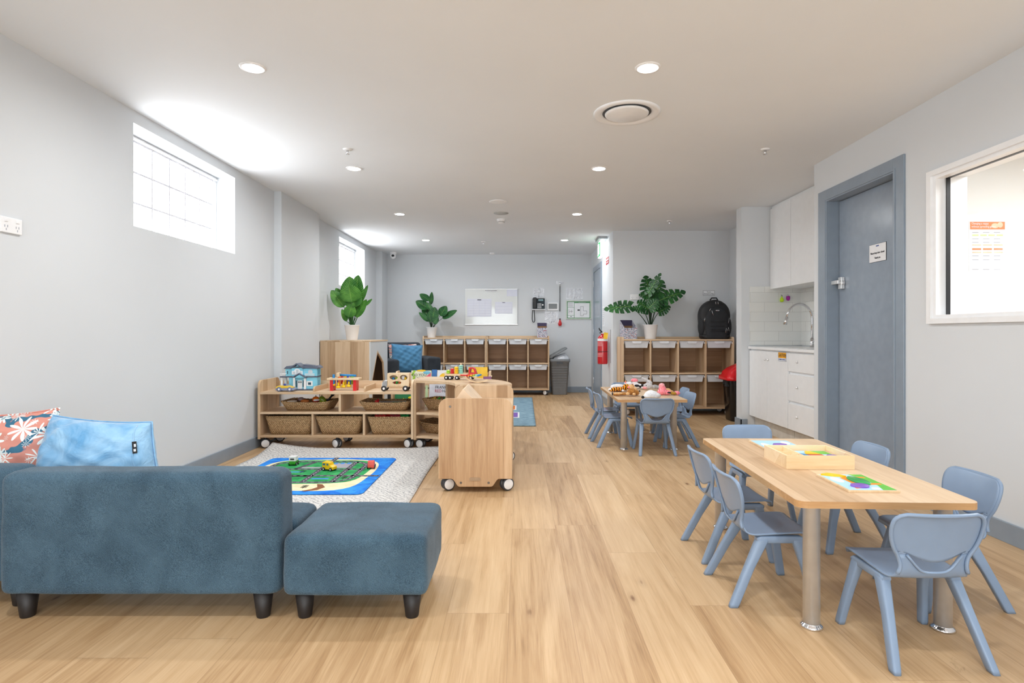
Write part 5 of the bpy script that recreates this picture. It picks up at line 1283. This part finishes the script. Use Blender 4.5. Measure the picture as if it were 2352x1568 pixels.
# dolls' house
dh = thing('dolls_house', 'pale blue toy house with dark grey roofs on the shelf', 'toy house', (-2.03, 5.43, SZ), .06)
hb = M('toy_house_blue', (132,206,228), .35, vary=.02); hr = M('toy_roof_grey', (88,96,114), .4); hw_ = M('toy_white', (238,240,242), .35)
MB().box(-.09,.165,-.05,.07,.012,.12).box(-.12,.165,-.05,.07,.13,.20).build('house_walls', hb, dh, bev=.002)
MB().prism([(-.045,.20),(.045,.20),(0,.232)], 'y', -.058, .05, M=Matrix.Translation((-.01,0,0))).prism([(-.06,.13),(.04,.13),(.04,.205),(-.06,.205)], 'y', -.060, -.048).build('bay_wall', hb, dh)
MB().box(-.17,.170,-.055,.075,.118,.130).build('storey_band', hr, dh, bev=.002)
MB().box(-.10,.175,-.075,.075,0,.012).build('base_plate', hr, dh, bev=.002)
rf = MB()
rf.prism([(-.135,.196),(.02,.205),(.165,.196),(.185,.21),(.165,.222),(-.11,.222)], 'y', -.058, .08)
rf.prism([(-.078,.198),(-.015,.236),(.045,.198),(.052,.206),(-.015,.250),(-.086,.206)], 'y', -.072, .06)
rf.prism([(.05,.21),(.13,.21),(.12,.226),(.03,.238)], 'y', -.04, .07).prism([(.135,.205),(.165,.228),(.19,.200)], 'y', -.05, .07)
rf.prism([(-.045,.118),(.01,.148),(.075,.112),(.078,.122),(.01,.160),(-.052,.124)], 'y', -.082, -.045)
rf.build('roof', hr, dh, bev=.0015)
wn = MB().box(-.058,.038,-.064,-.060,.145,.178).prism([(-.035+.0,.178)]+[(-.01+.027*math.cos(a), .178+.022*math.sin(a)) for a in [PI-PI*k/8 for k in range(9)]]+[(.017,.178)], 'y', -.064, -.060)
wn.box(.072,.125,-.054,-.05,.04,.085); wn.box(-.145,-.125,-.005,.015,.012,.118); wn.box(-.165,-.147,-.045,-.027,.012,.118); wn.box(-.045,-.028,-.072,-.055,.012,.118); wn.box(.052,.07,-.072,-.055,.012,.118)
for k in range(8): wn.box(.065+k*.011,.069+k*.011,-.078,-.074,.130,.152)
wn.box(.063,.148,-.079,-.073,.150,.154)
for k in range(5): wn.box(-.168+k*.012,-.163+k*.012,-.05,-.046,.130,.155)
wn.box(-.170,-.110,-.051,-.045,.153,.157); wn.box(-.165,-.160,-.05,.06,.153,.157)
wn.build('white_trim', hw_, dh)
MB().box(-.010,.032,-.054,-.049,.014,.090).build('door', hw_, dh); MB().box(-.024,-.014,-.053,-.049,.03,.09).box(.036,.045,-.053,-.049,.03,.09).box(.085,.112,-.0555,-.0538,.050,.072).box(-.105,-.097,-.053,-.049,.15,.178).box(-.004,.004,-.0548,-.0538,.068,.082).box(.008,.016,-.0548,-.0538,.068,.082).box(.02,.027,-.0548,-.0538,.068,.082).build('dark_panes', M('toy_dark_pane', (50,80,96), .3), dh)
MB().box(-.05,-.028,-.0655,-.0635,.150,.172).box(-.020,.002,-.0655,-.0635,.150,.190).box(.010,.030,-.0655,-.0635,.150,.172).prism([(.085,.155),(.125,.155),(.125,.175),(.115,.188),(.095,.188),(.085,.175)],'y',-.054,-.0505).build('pale_panes', M('toy_pale_pane', (198,206,212), .3), dh)
MB().prism([(-.03,.118),(.062,.118),(.07,.112),(.015,.145)], 'y', -.079, -.06).build('porch_gable', hb, dh)
MB().box(.1655,.168,-.02,.03,.04,.09).box(.1655,.168,-.02,.03,.145,.185).build('side_window', M('toy_mid_blue', (88,170,200), .35), dh)
# toy convertible
tc_ = thing('toy_convertible', 'yellow and grey toy convertible in front of the toy house', 'toy car', (-2.105, 5.285, SZ), .0)
MB().prism([(-.082,.010),(.078,.010),(.086,.022),(.080,.032),(-.084,.030)], 'y', -.034, .034).build('chassis', M('toy_blue_grey', (140,150,182), .35), tc_, bev=.003)
MB().prism([(-.080,.028),(.050,.030),(.072,.034),(.05,.044),(.02,.052),(-.06,.052),(-.082,.042)], 'y', -.034, .034).build('yellow_body', M('toy_yellow', (240,200,60), .35), tc_, bev=.005)
wheels(tc_, (-.050,.045), (-.034,.034), .021, .014, mt=M('toy_wheel_grey', (110,120,150), .4))
MB().ball((-.012,0,.058),(.012,.012,.012)).build('blue_seat', M('toy_deep_blue', (40,70,170), .35), tc_); MB().prism([(.012,.05),(.018,.05),(.010,.066),(.005,.066)], 'y', -.028, .028).build('windscreen', M('toy_blue_grey', (140,150,182), .35), tc_)
# hammer bench
hm = thing('hammer_bench', 'wooden peg hammering bench with red ends and colourful pegs', 'toy', (-1.605, 5.37, SZ), .0)
for s in (-1, 1): MB().prism([(-.045,0),(-.012,0),(0,.022),(.012,0),(.045,0),(.045,.098),(-.045,.098)], 'x', s*.105-.014, s*.105+.014).build('end_board', red, hm, bev=.002)
MB().box(-.145,.145,-.052,.052,.098,.116).build('bench_top', ply, hm, bev=.002)
pc = [(-.088,blue,.035,-.03),(-.04,orange,.0,-.02),(0.005,yellow,.012,.02),(.05,blue,-.02,.0),(-.03,red,.03,.03),(.02,M('toy_violet',(80,60,190),.35),.03,.03),(.065,lime,.02,.03),(-.065,purple,-.02,.03)]
for x, m_, dz, y in pc:
    MB().cyl((x,y,.045+dz*.4),(x,y,.128+dz*.6),.011,.011,16).build('peg', m_, hm, bev=.001)
for x, z in ((-.092,.056),(-.046,.034),(.002,.040),(.050,.044)): MB().cyl((x-.018,-.03,z),(x+.018,-.03,z),.011,.011,14).cyl((x,-.03,z),(x,-.03,z+.04),.009,.009,12).build('yellow_peg', M('peg_yellow',(250,208,20),.35), hm)
ml = thing('toy_mallet', 'toy mallet with a blue handle on the hammer bench', 'toy mallet', (-1.60, 5.36, SZ+.142), .0)
MB().cyl((-.045,0,0),(.105,0,-.006),.0095,.0095,14).build('handle', blue, ml); MB().cyl((-.072,-.026,.006),(-.020,.03,.010),.0001,.0001)
MB().box(-.065,-.040,-.032,.032,-.016,.022).build('mallet_head', ply, ml, bev=.003)
# wooden animal bus
ab = thing('animal_bus', 'wooden shape sorter bus with a zebra striped front on wheels', 'toy bus', (-1.115, 5.33, SZ), .0)
fr = [(-.078,.048),(.118,.048),(.118,.155),(.110,.162),(-.062,.162),(-.078,.150)]
holes = []
def ell(cx_, cz_, a, b, n=18): return [(cx_+a*math.cos(2*PI*k/n), cz_+b*math.sin(2*PI*k/n)) for k in range(n)]
bm = bmesh.new(); E = []
for loop_ in (fr, ell(-.020,.125,.036,.021), ell(.070,.125,.034,.024), ell(.010,.078,.040,.013)):
    vs = [bm.verts.new((p[0], -.045, p[1])) for p in loop_]; E += [bm.edges.new((vs[i], vs[(i+1) % len(vs)])) for i in range(len(vs))]
bmesh.ops.triangle_fill(bm, edges=E, use_beauty=True); g = bmesh.ops.extrude_face_region(bm, geom=bm.faces[:]); bmesh.ops.translate(bm, verts=[v for v in g['geom'] if isinstance(v, bmesh.types.BMVert)], vec=(0,.008,0))
bmesh.ops.recalc_face_normals(bm, faces=bm.faces); m_ = MB(); m_.bm.free(); m_.bm = bm; m_.build('cut_out_side', ply, ab)
MB().box(-.078,.118,.037,.045,.048,.16).box(-.078,.118,-.037,.037,.154,.162).box(.110,.118,-.037,.037,.048,.154).box(-.078,-.070,-.037,.037,.048,.154).box(-.085,.118,-.04,.04,.040,.048).build('bus_box', ply, ab)
zs = MB(); zs.prism([(-.130,.040),(-.080,.030),(-.080,.098),(-.112,.095),(-.128,.075)], 'y', -.036, .036); zs.build('zebra_front', whiteP, ab, bev=.004)
zb = MB()
for k in range(4): zb.prism([(-.124+k*.012,.040),(-.119+k*.012,.040),(-.113+k*.011,.094),(-.118+k*.011,.094)], 'y', -.0375, .0375)
zb.build('zebra_stripes', black, ab)
wheels(ab, (-.108,.086), (-.046,.046), .025, .014, mt=black)
for x, z, m_, a_ in ((-.03,.11,blue,.012),(.0,.115,lime,.010),(.06,.12,paper,.016),(.08,.112,yellow,.012),(.0,.078,green,.012),(.028,.076,orange,.010),(-.015,.078,red,.009)):
    MB().ball((x,-.01,z),(a_,.012,a_*1.3),12,8).build('sorting_shape', m_, ab)
# ---- toys in baskets
def brick(name, label, loc, rot, mat, group=None, nx=3, ny=2, s=.032, h=.030):
    r = thing(name, label, 'toy brick', loc, rot, group)
    mb = MB().box(-nx*s/2,nx*s/2,-ny*s/2,ny*s/2,0,h)
    mb.build('brick_body', mat, r, bev=.002)
    st = MB()
    for i in range(nx):
        for j in range(ny): st.cyl(((i-(nx-1)/2)*s,(j-(ny-1)/2)*s,h),((i-(nx-1)/2)*s,(j-(ny-1)/2)*s,h+.008),s*.32,None,12)
    st.build('studs', mat, r); return r
br_ = M('brick_red', (214,40,34), .3)
for k, (x, y, rz_, m_, lb) in enumerate(((-1.27,Y0+.12,.3,br_,'large red brick, leftmost in the deep basket'),(-1.21,Y0+.20,-.2,br_,'red brick behind the leftmost one in the deep basket'),(-1.13,Y0+.13,.1,M('brick_dark_red',(170,26,40),.3),'dark red brick in the middle of the deep basket'),(-1.05,Y0+.14,-.15,M('brick_green',(30,160,80),.3),'green brick at the right of the deep basket'),(-1.00,Y0+.2,.2,br_,'red brick at the far right of the deep basket'))):
    brick('toy_brick', lb, (x, y, .121+.145-.010), rz_, m_, 'bricks in the deep basket')
tag(MB().box(-.165,.165,-.11,.11,-.0,.126).build('brick_heap', br_, loc=(-1.16, Y0+.185, .130)), 'red bricks filling the deep basket below the loose ones', 'bricks', kind='stuff')
def blob(name, label, cat, loc, rot, pieces, group=None):
    # pieces: (part name, material, [balls (centre, radii)], voxel)
    r = thing(name, label, cat, loc, rot, group)
    for nm, mt, balls, vx in pieces:
        mb = MB()
        for q in balls: mb.ball(q[0], q[1], 16, 10, M=(Matrix.Rotation(q[2], 3, 'Z') if len(q) > 2 else None))
        o = mb.build(nm, mt, r)
        if vx:
            m = o.modifiers.new('remesh', 'REMESH'); m.mode = 'VOXEL'; m.voxel_size = vx; m.use_smooth_shade = True
            s = o.modifiers.new('smooth', 'SMOOTH'); s.factor = .6; s.iterations = 5
    return r
bz = .329+.068
blob('toy_fruit', 'orange toy fruit in the play food basket', 'toy food', (-1.885, Y0+.21, bz), 0, [('fruit', orange, [((0,0,.02),(.035,.03,.028))], 0), ('stalk', stM, [((0,0,.05),(.004,.004,.01))], 0)])
blob('toy_pepper', 'olive green toy pepper in the play food basket', 'toy food', (-1.82, Y0+.18, bz), 0, [('pepper', M('olive_green',(120,140,30),.3), [((0,0,.02),(.032,.028,.034)),((.018,0,.012),(.024,.026,.026))], .005), ('stalk', stM, [((0,0,.056),(.004,.004,.012))], 0)])
blob('toy_sausage', 'white and red toy food piece leaning in the basket', 'toy food', (-1.855, Y0+.14, bz+.005), .9, [('red_part', red, [((0,0,.014),(.040,.013,.013))], 0), ('white_part', paper, [((-.005,-.008,.018),(.034,.010,.010))], 0)])
blob('toy_waffle', 'brown striped toy food piece in the play food basket', 'toy food', (-1.97, Y0+.16, bz), .1, [('waffle', M('toast_brown',(190,110,50),.6), [((0,0,.010),(.040,.025,.016))], 0)])
blob('toy_seashell', 'grey toy shell in the play food basket', 'toy food', (-2.02, Y0+.20, bz+.01), .1, [('shell', M('shell_grey',(150,130,130),.5), [((0,0,.012),(.030,.028,.020)),((.012,0,.02),(.014,.014,.012))], .004)])
blob('toy_fish', 'white and brown toy piece at the left of the play food basket', 'toy food', (-2.075, Y0+.13, bz), .5, [('body', M('off_white_toy',(214,200,186),.5), [((0,0,.012),(.045,.012,.010))], 0), ('dark_end', M('toy_brown_dark',(90,50,40),.5), [((.03,.03,.012),(.032,.014,.010))], 0)])
r = thing('black_ladle', 'black toy ladle sticking out of the play food basket', 'toy ladle', (-1.80, Y0+.22, bz))
MB().tube([(-.02,-.02,-.02),(.03,0,.02),(.06,.005,.055)], .009).build('handle', black, r); MB().ball((.066,.005,.068),(.017,.017,.020)).build('bowl', black, r)
blob('toy_bird', 'small red toy in the right shallow basket', 'toy', (-1.31, Y0+.17, bz-.005), .5, [('toy_body', red, [((0,0,.012),(.022,.014,.014)),((.014,.008,.024),(.011,.010,.010))], .004)])
tag(MB().box(-.065,.065,-.045,.045,0,.055).build('green_tub', M('dark_bottle_green', (18,76,44), .3), loc=(-1.115, Y0+.21, .345), bev=.006), 'dark green square tub in the right shallow basket', 'tub')
tag(MB().box(-.08,.07,-.07,.07,0,.055).build('brown_tray', M('dark_brown_wood', (92,56,42), .5), loc=(-1.255, Y0+.24, .335), bev=.003), 'dark brown tray in the right shallow basket behind the red toy', 'tray')
for k, (x, y, c, lb) in enumerate(((-.79,5.40,M('toy_gold',(200,160,50),.4),'golden toy leaf piece in the corner shelf basket'),(-.74,5.37,green,'bright green toy leaf piece in the corner shelf basket'),(-.69,5.39,M('toy_forest',(24,110,70),.4),'forest green toy tree piece in the corner shelf basket'),(-.66,5.36,lime,'lime toy leaf piece in the corner shelf basket'))):
    blob('toy_leaf_piece', lb, 'toy', (x, y, .329+.08), k, [('leaf_block', c, [((0,0,.012),(.026,.012,.016)),((.012,0,.026),(.012,.010,.012))], .004)])
r = thing('toy_ring', 'blue toy ring in the low corner shelf basket', 'toy ring', (-.655, 5.32, .20))
MB().tube([(.022*math.cos(a),0,.022*math.sin(a)) for a in [2*PI*k/20 for k in range(21)]], .006).build('ring', M('toy_deep_blue', (40,70,170), .35), r)
# ---- toys on the curved shelf
BZ = .612
tk = thing('stacking_truck', 'wooden truck loaded with green, red, yellow and mint discs', 'toy truck', (-.545, 5.27, BZ), -.12)
MB().box(-.125,.085,-.03,.03,.034,.054).box(-.01,.03,-.012,.012,.016,.034).build('truck_bed', ply, tk, bev=.002)
for k, (x, m_, n) in enumerate(((-.095,lime,2),(-.060,red,3),(-.022,yellow,4),(.020,teal,5))):
    MB().cyl((x,0,.054),(x,0,.060+n*.0155+(.012 if k == 3 else 0)),.006).build('peg', ply, tk)
    for j in range(n): MB().lathe([(.0001,0),(.012,0),(.0195,.003),(.0205,.0075),(.0195,.012),(.012,.015),(.0001,.015)], (x,0,.054+j*.0155), seg=22).build('stacking_disc', m_, tk)
wheels(tk, (-.108,-.073,-.010), (-.034,.034), .019, .012, mt=black); wheels(tk, (.115,), (-.034,.034), .019, .012, mt=black)
cabp = [(.095,.034),(.165,.034),(.165,.06),(.15,.10),(.135,.112),(.105,.112),(.095,.10)]
m_ = MB(); m_.bm.free(); bm = bmesh.new(); E = []
for loop_ in ([(p[0],p[1]) for p in cabp], [(.108,.066),(.150,.066),(.138,.096),(.128,.100),(.112,.100)]):
    vs = [bm.verts.new((p[0], -.026, p[1])) for p in loop_]; E += [bm.edges.new((vs[i], vs[(i+1) % len(vs)])) for i in range(len(vs))]
bmesh.ops.triangle_fill(bm, edges=E, use_beauty=True); g = bmesh.ops.extrude_face_region(bm, geom=bm.faces[:]); bmesh.ops.translate(bm, verts=[v for v in g['geom'] if isinstance(v, bmesh.types.BMVert)], vec=(0,.052,0)); bmesh.ops.recalc_face_normals(bm, faces=bm.faces)
m_.bm = bm; m_.build('red_cab', red, tk)
MB().box(.09,.17,-.03,.03,.022,.036).build('cab_base', ply, tk, bev=.002)
xy = thing('wooden_cradle', 'curved pale wood toy with a row of coloured bars', 'toy', (-.345, 4.95, BZ), -.05)
prof = [(-.105+.021*k, .062-.050*math.sin(PI*(k/10))**.6) for k in range(11)]
prof2 = [(x*1.07, z-.010) for x, z in prof]
MB().prism(prof + prof2[::-1], 'y', -.045, .045).build('curved_body', ply, xy)
for k, c in enumerate((red, orange, yellow, lime, teal, blue)): MB().cyl((-.10+k*.020,-.040,.062),(-.085+k*.020,.042,.064),.0075,.0075,10).build('coloured_bar', c, xy)
MB().box(.045,.112,-.05,-.044,.034,.056).build('purple_band', M('plum_paint', (120,70,120), .4), xy, bev=.002); MB().cyl((-.15,-.03,.064),(-.03,-.03,.066),.006).build('red_stick', red, xy)
# triangular play ramp on shelf C
tag(MB().prism([(-.115,0),(.118,0),(-.010,.136),(-.018,.138)], 'y', -.22, .22).build('wooden_wedge', M('birch_pale', (232,206,176), .5), loc=(-.3725+.0, 4.25, .506)), 'pale triangular wooden wedge standing behind the oak end panel', 'wooden wedge')
# ================================================================== book rack behind the shelves
rk = thing('book_rack', 'oak two-tier book rack behind the toy shelves', 'book rack', (-1.30, 5.92, 0))
RW_ = 1.0
for x in (0, RW_-.02): MB().prism([(0,.03),(.36,.03),(.36,.63),(.25,.63),(0,.42)], 'x', x, x+.02).build('side_panel', woodZ, rk, bev=.002)
MB().box(.02,RW_-.02,.20,.34,.45,.465).box(.02,RW_-.02,.02,.18,.16,.175).box(.02,RW_-.02,.335,.355,.05,.61).box(.02,RW_-.02,.20,.212,.12,.54).build('rack_shelves', woodX, rk)
MB().box(.02,RW_-.02,.19,.20,.465,.50).box(.02,RW_-.02,.01,.02,.175,.22).build('front_lip', woodX, rk)
def book(label, x0, x1, z0, z1, y, mat, title=None, th=.012, tilt=.12):
    r = thing('picture_book', label, 'book', ((x0+x1)/2, y, z0)); r.rotation_euler = (-tilt, 0, 0)
    w_, h_ = x1-x0, z1-z0
    MB().box(-w_/2,w_/2,0,.002,0,h_).box(-w_/2,w_/2,th-.002,th,0,h_).box(-w_/2,-w_/2+.002,.002,th-.002,0,h_).build('cover', mat, r)
    MB().box(-w_/2+.002,w_/2-.004,.002,th-.002,.003,h_-.003).build('pages', paper, r)
    return r
yb, yf = 6.13, 5.945
crs = M('book_cream', (232,234,210), .4)
bk = book('cream picture book titled DO YOU LOVE with leafy border, on the rack', -1.135, -.925, .468, .640, yb, crs)
lettering('lettering', 'DO YOU\nLOVE', .038, Fy(-.022, -.0012, .105), ink, bk)
mb = MB(); rr = random.Random(5)
for k in range(9): mb.ball((-.092+.02*rr.random(),-.0005,.02+k*.018),(.014,.0008,.010),10,6)
mb.build('leaf_border', lime, bk)
MB().ball((.07,-.0005,.09),(.035,.001,.03)).prism([(.03,.09),(.10,.15),(.10,.09)],'y',-.0012,0).build('red_shape', pink, bk); MB().ball((.06,-.0003,.15),(.04,.0008,.018)).build('blue_shape', M('sky_blue_print',(110,190,220),.4), bk); MB().ball((0,-.0003,.17),(.05,.0008,.010)).build('yellow_shape', yellow, bk)
book('narrow blue backed book beside the DO YOU LOVE book', -.920, -.868, .468, .648, yb+.01, M('book_blue',(40,110,180),.4))
bk = book('white picture book with a yellow disc and white title', -.862, -.64, .468, .644, yb, paper)
MB().ball((-.015,-.0005,.10),(.075,.0012,.05)).build('yellow_disc', yellow, bk); lettering('lettering', 'THE\nWELL', .044, Fy(-.005, -.0024, .105), paper, bk)
book('plain yellow book standing at the right end of the rack', -.535, -.335, .468, .676, yb, yellow)
bk = book('dark green picture book with a yellow frog shape', -1.27, -1.06, .18, .41, yf, M('book_green',(36,130,80),.4))
MB().ball((.06,-.0008,.15),(.024,.0014,.040)).ball((.06,-.0008,.195),(.030,.0014,.014)).tube([(.05,-.001,.17),(-.0,-.001,.175),(-.02,-.001,.19)],.003).tube([(-.0,-.001,.175),(-.02,-.001,.165)],.0025).build('yellow_frog', M('frog_yellow',(226,226,20),.4), bk); MB().ball((-.055,-.0008,.15),(.03,.001,.035)).build('dark_shape', M('book_dark',(24,80,56),.4), bk)
bk = book('yellow patterned picture book beside the green frog book', -1.055, -.965, .18, .41, yf, M('book_straw',(226,214,110),.4))
mb = MB()
for k in range(16): mb.ball((rr.uniform(-.04,.04),-.0006,rr.uniform(.02,.21)),(.008,.001,.008),8,5)
mb.build('pattern', M('book_sage',(140,176,110),.4), bk)
book('pale green picture book left of the grey titled one', -.960, -.935, .20, .50, yf+.005, M('book_pale_green',(190,214,170),.4))
bk = book('grey picture book titled FRANK\'S RED HAT seen through the corner shelf', -.920, -.70, .20, .512, yf, M('book_pale_grey',(214,218,230),.4))
lettering('lettering', "FRANK'S", .043, Fy(.022, -.0012, .279), ink, bk, squash=.88, depth=.0008); lettering('lettering', 'RED', .043, Fy(-.018, -.0012, .242), M('title_red',(170,30,50),.5), bk, squash=.88); lettering('lettering', 'HAT', .043, Fy(.060, -.0012, .242), ink, bk, squash=.88)
bk = book('lilac picture book right of the grey titled one', -.715, -.665, .22, .50, yf-.018, M('book_lilac',(176,184,214),.4)); MB().ball((.0,-.0005,.14),(.024,.001,.06)).build('dark_blue_shape', M('book_navy',(70,76,130),.4), bk)
# ================================================================== hand puppets on the far table
def furry(name, c1, c2, scale=60, stripes=None):
    t = NT(name); t.r(.95, spec=.1); n = t.noise(t.coords(), scale, 3, .7)
    c = t.ramp(n, [(.35,c1),(.65,c2)])
    if stripes:
        wv = t.new('ShaderNodeTexWave', bands_direction='X'); wv.inputs['Scale'].default_value = stripes[1]; wv.inputs['Distortion'].default_value = 3.5; wv.inputs['Detail Scale'].default_value = 2; t.link(t.coords(), wv.inputs['Vector'])
        c = t.mix(t.ramp(wv.outputs['Fac'], [(.62,(0,0,0)),(.70,(255,255,255))]), c, stripes[0])
    t.base(c); t.bump(n, .8, .004); t.b.inputs['Sheen Weight'].default_value = .3; return t.m
tig = furry('tiger_plush', (240,140,20), (250,170,50), stripes=((30,24,22), 14)); wpl = furry('white_plush', (226,228,232), (246,247,250)); brn = furry('brown_plush', (150,96,40), (196,140,76)); tan = furry('tan_plush', (214,166,108), (232,192,140))
gry = furry('grey_plush', (150,150,154), (186,186,188)); lgr = furry('light_grey_plush', (196,194,196), (220,218,220)); pnk = furry('pink_plush', (250,70,110), (255,140,150), 90, stripes=((255,190,196), 24)); pk2 = furry('pale_pink_plush', (246,150,160), (255,190,190)); blk = furry('black_plush', (28,28,30), (50,50,52))
def TP(x, y, z=.46):   # a spot on the far table seen at a photograph pixel
    Y = 1345*(1.03-z)/(y-765); return ((x-1193)/1345*Y, Y, z)
G = 'animal hand puppets on the far table'
x, y, z = TP(1427, 899)
blob('tiger_puppet', 'orange striped tiger hand puppet with white belly, lying on its side', 'hand puppet', (x, y, z), .15, [
  ('striped_body', tig, [((-.03,0,.025),(.085,.045,.024)),((.055,.0,.042),(.045,.04,.034)),((-.09,-.015,.014),(.04,.02,.012)),((.10,-.02,.045),(.028,.028,.030))], .006),
  ('white_belly', wpl, [((-.03,.02,.048),(.078,.032,.026)),((-.11,.0,.022),(.025,.02,.014))], .006), ('white_muzzle', wpl, [((.085,.0,.074),(.032,.026,.022)),((.055,.02,.078),(.02,.02,.02))], .005),
  ('paw', wpl, [((.055,-.055,.018),(.017,.012,.012))], 0), ('paw', wpl, [((.0,-.05,.014),(.014,.012,.011))], 0), ('ear', tig, [((.055,.02,.094),(.012,.006,.012))], 0), ('ear', pk2, [((.115,.015,.07),(.012,.006,.012))], 0), ('nose', pnk, [((.045,.005,.090),(.010,.006,.006))], 0)], G)
x, y, z = TP(1438, 909)
blob('bear_puppet', 'brown hand puppet with tan face and pink tongue, nearest tiger', 'hand puppet', (x, y, z), .05, [
  ('brown_body', brn, [((-.085,0,.014),(.045,.028,.014)),((-.03,0,.020),(.05,.03,.016)),((.05,.0,.042),(.042,.04,.036)),((.095,.0,.030),(.028,.03,.028))], .006),
  ('tan_face', tan, [((.045,.0,.078),(.026,.026,.026)),((.075,.0,.062),(.028,.024,.018))], .005), ('tan_sleeve', tan, [((-.07,-.010,.024),(.05,.022,.010))], 0), ('paw', tan, [((.005,-.045,.024),(.018,.016,.014))], 0), ('paw', tan, [((.062,-.045,.020),(.016,.014,.013))], 0),
  ('tongue', pnk, [((.020,-.018,.080),(.010,.006,.009))], 0), ('nose', blk, [((.122,-.01,.045),(.008,.007,.007))], 0), ('tail', blk, [((-.125,0,.02),(.006,.012,.016))], 0)], G)
x, y, z = TP(1464, 893)
blob('cow_puppet', 'black and white hand puppet with pink muzzle, behind the tiger', 'hand puppet', (x, y, z), -.35, [
  ('white_body', wpl, [((0,0,.03),(.06,.04,.028)),((-.025,0,.055),(.034,.03,.026)),((.06,-.01,.02),(.035,.03,.020))], .006), ('black_patches', blk, [((.0,-.03,.036),(.028,.016,.014)),((.035,-.02,.026),(.022,.018,.015)),((-.055,-.02,.042),(.022,.012,.009)),((.085,-.015,.018),(.010,.012,.011))], .005),
  ('pink_muzzle', pnk, [((-.03,-.0,.088),(.036,.026,.020))], 0), ('nostril', pk2, [((-.03,-.022,.090),(.008,.004,.005))], 0)], G)
x, y, z = TP(1490, 896)
blob('elephant_puppet', 'grey long-nosed hand puppet with raised trunk and pink chin', 'hand puppet', (x, y, z), -.05, [
  ('grey_body', lgr, [((-.01,0,.040),(.050,.036,.032)),((.01,.01,.072),(.030,.022,.020)),((.0,.012,.092),(.024,.015,.014)),((-.03,.012,.108),(.024,.013,.012)),((-.055,.012,.120),(.016,.012,.011)),((.045,.01,.032),(.03,.02,.02))], .006),
  ('grey_sleeve', gry, [((.065,.02,.034),(.032,.030,.022)),((.115,.02,.028),(.05,.035,.020))], .006), ('pink_chin', pk2, [((-.038,-.015,.026),(.026,.022,.015))], 0), ('nose', blk, [((-.066,-.01,.050),(.012,.010,.014))], 0), ('eye', blk, [((-.030,-.030,.052),(.005,.004,.005))], 0), ('eye', blk, [((-.012,-.026,.082),(.004,.004,.004))], 0)], G)
x, y, z = TP(1496, 915)
blob('sheep_puppet', 'crumpled white hand puppet with black nose, nearest the camera', 'hand puppet', (x, y, z), .0, [
  ('white_fleece', wpl, [((0,0,.035),(.062,.045,.036)),((.03,.0,.028),(.045,.04,.030)),((-.04,-.01,.022),(.035,.03,.020)),((-.005,0,.052),(.034,.03,.024))], .006), ('face_patch', lgr, [((.055,-.028,.028),(.022,.018,.020))], 0), ('black_nose', blk, [((-.078,-.02,.014),(.014,.010,.012))], 0)], G)
x, y, z = TP(1530, 907)
blob('galah_puppet', 'bright pink hand puppet with tan beak at the right of the table', 'hand puppet', (x, y, z), .0, [
  ('pink_body', pnk, [((-.04,0,.030),(.042,.04,.030)),((-.035,0,.062),(.034,.03,.030)),((.005,0,.024),(.045,.035,.024)),((.095,-.01,.020),(.034,.026,.020))], .006), ('pale_head', pk2, [((-.040,.0,.085),(.028,.026,.026))], 0),
  ('tan_beak', tan, [((.010,.010,.050),(.036,.014,.014),-.3),((.04,.0,.034),(.03,.014,.012))], .005), ('olive_belly', furry('olive_plush', (190,120,40), (160,150,60)), [((.065,-.018,.018),(.034,.020,.016))], 0), ('eye_patch', blk, [((.020,-.034,.026),(.018,.006,.008))], 0)], G)
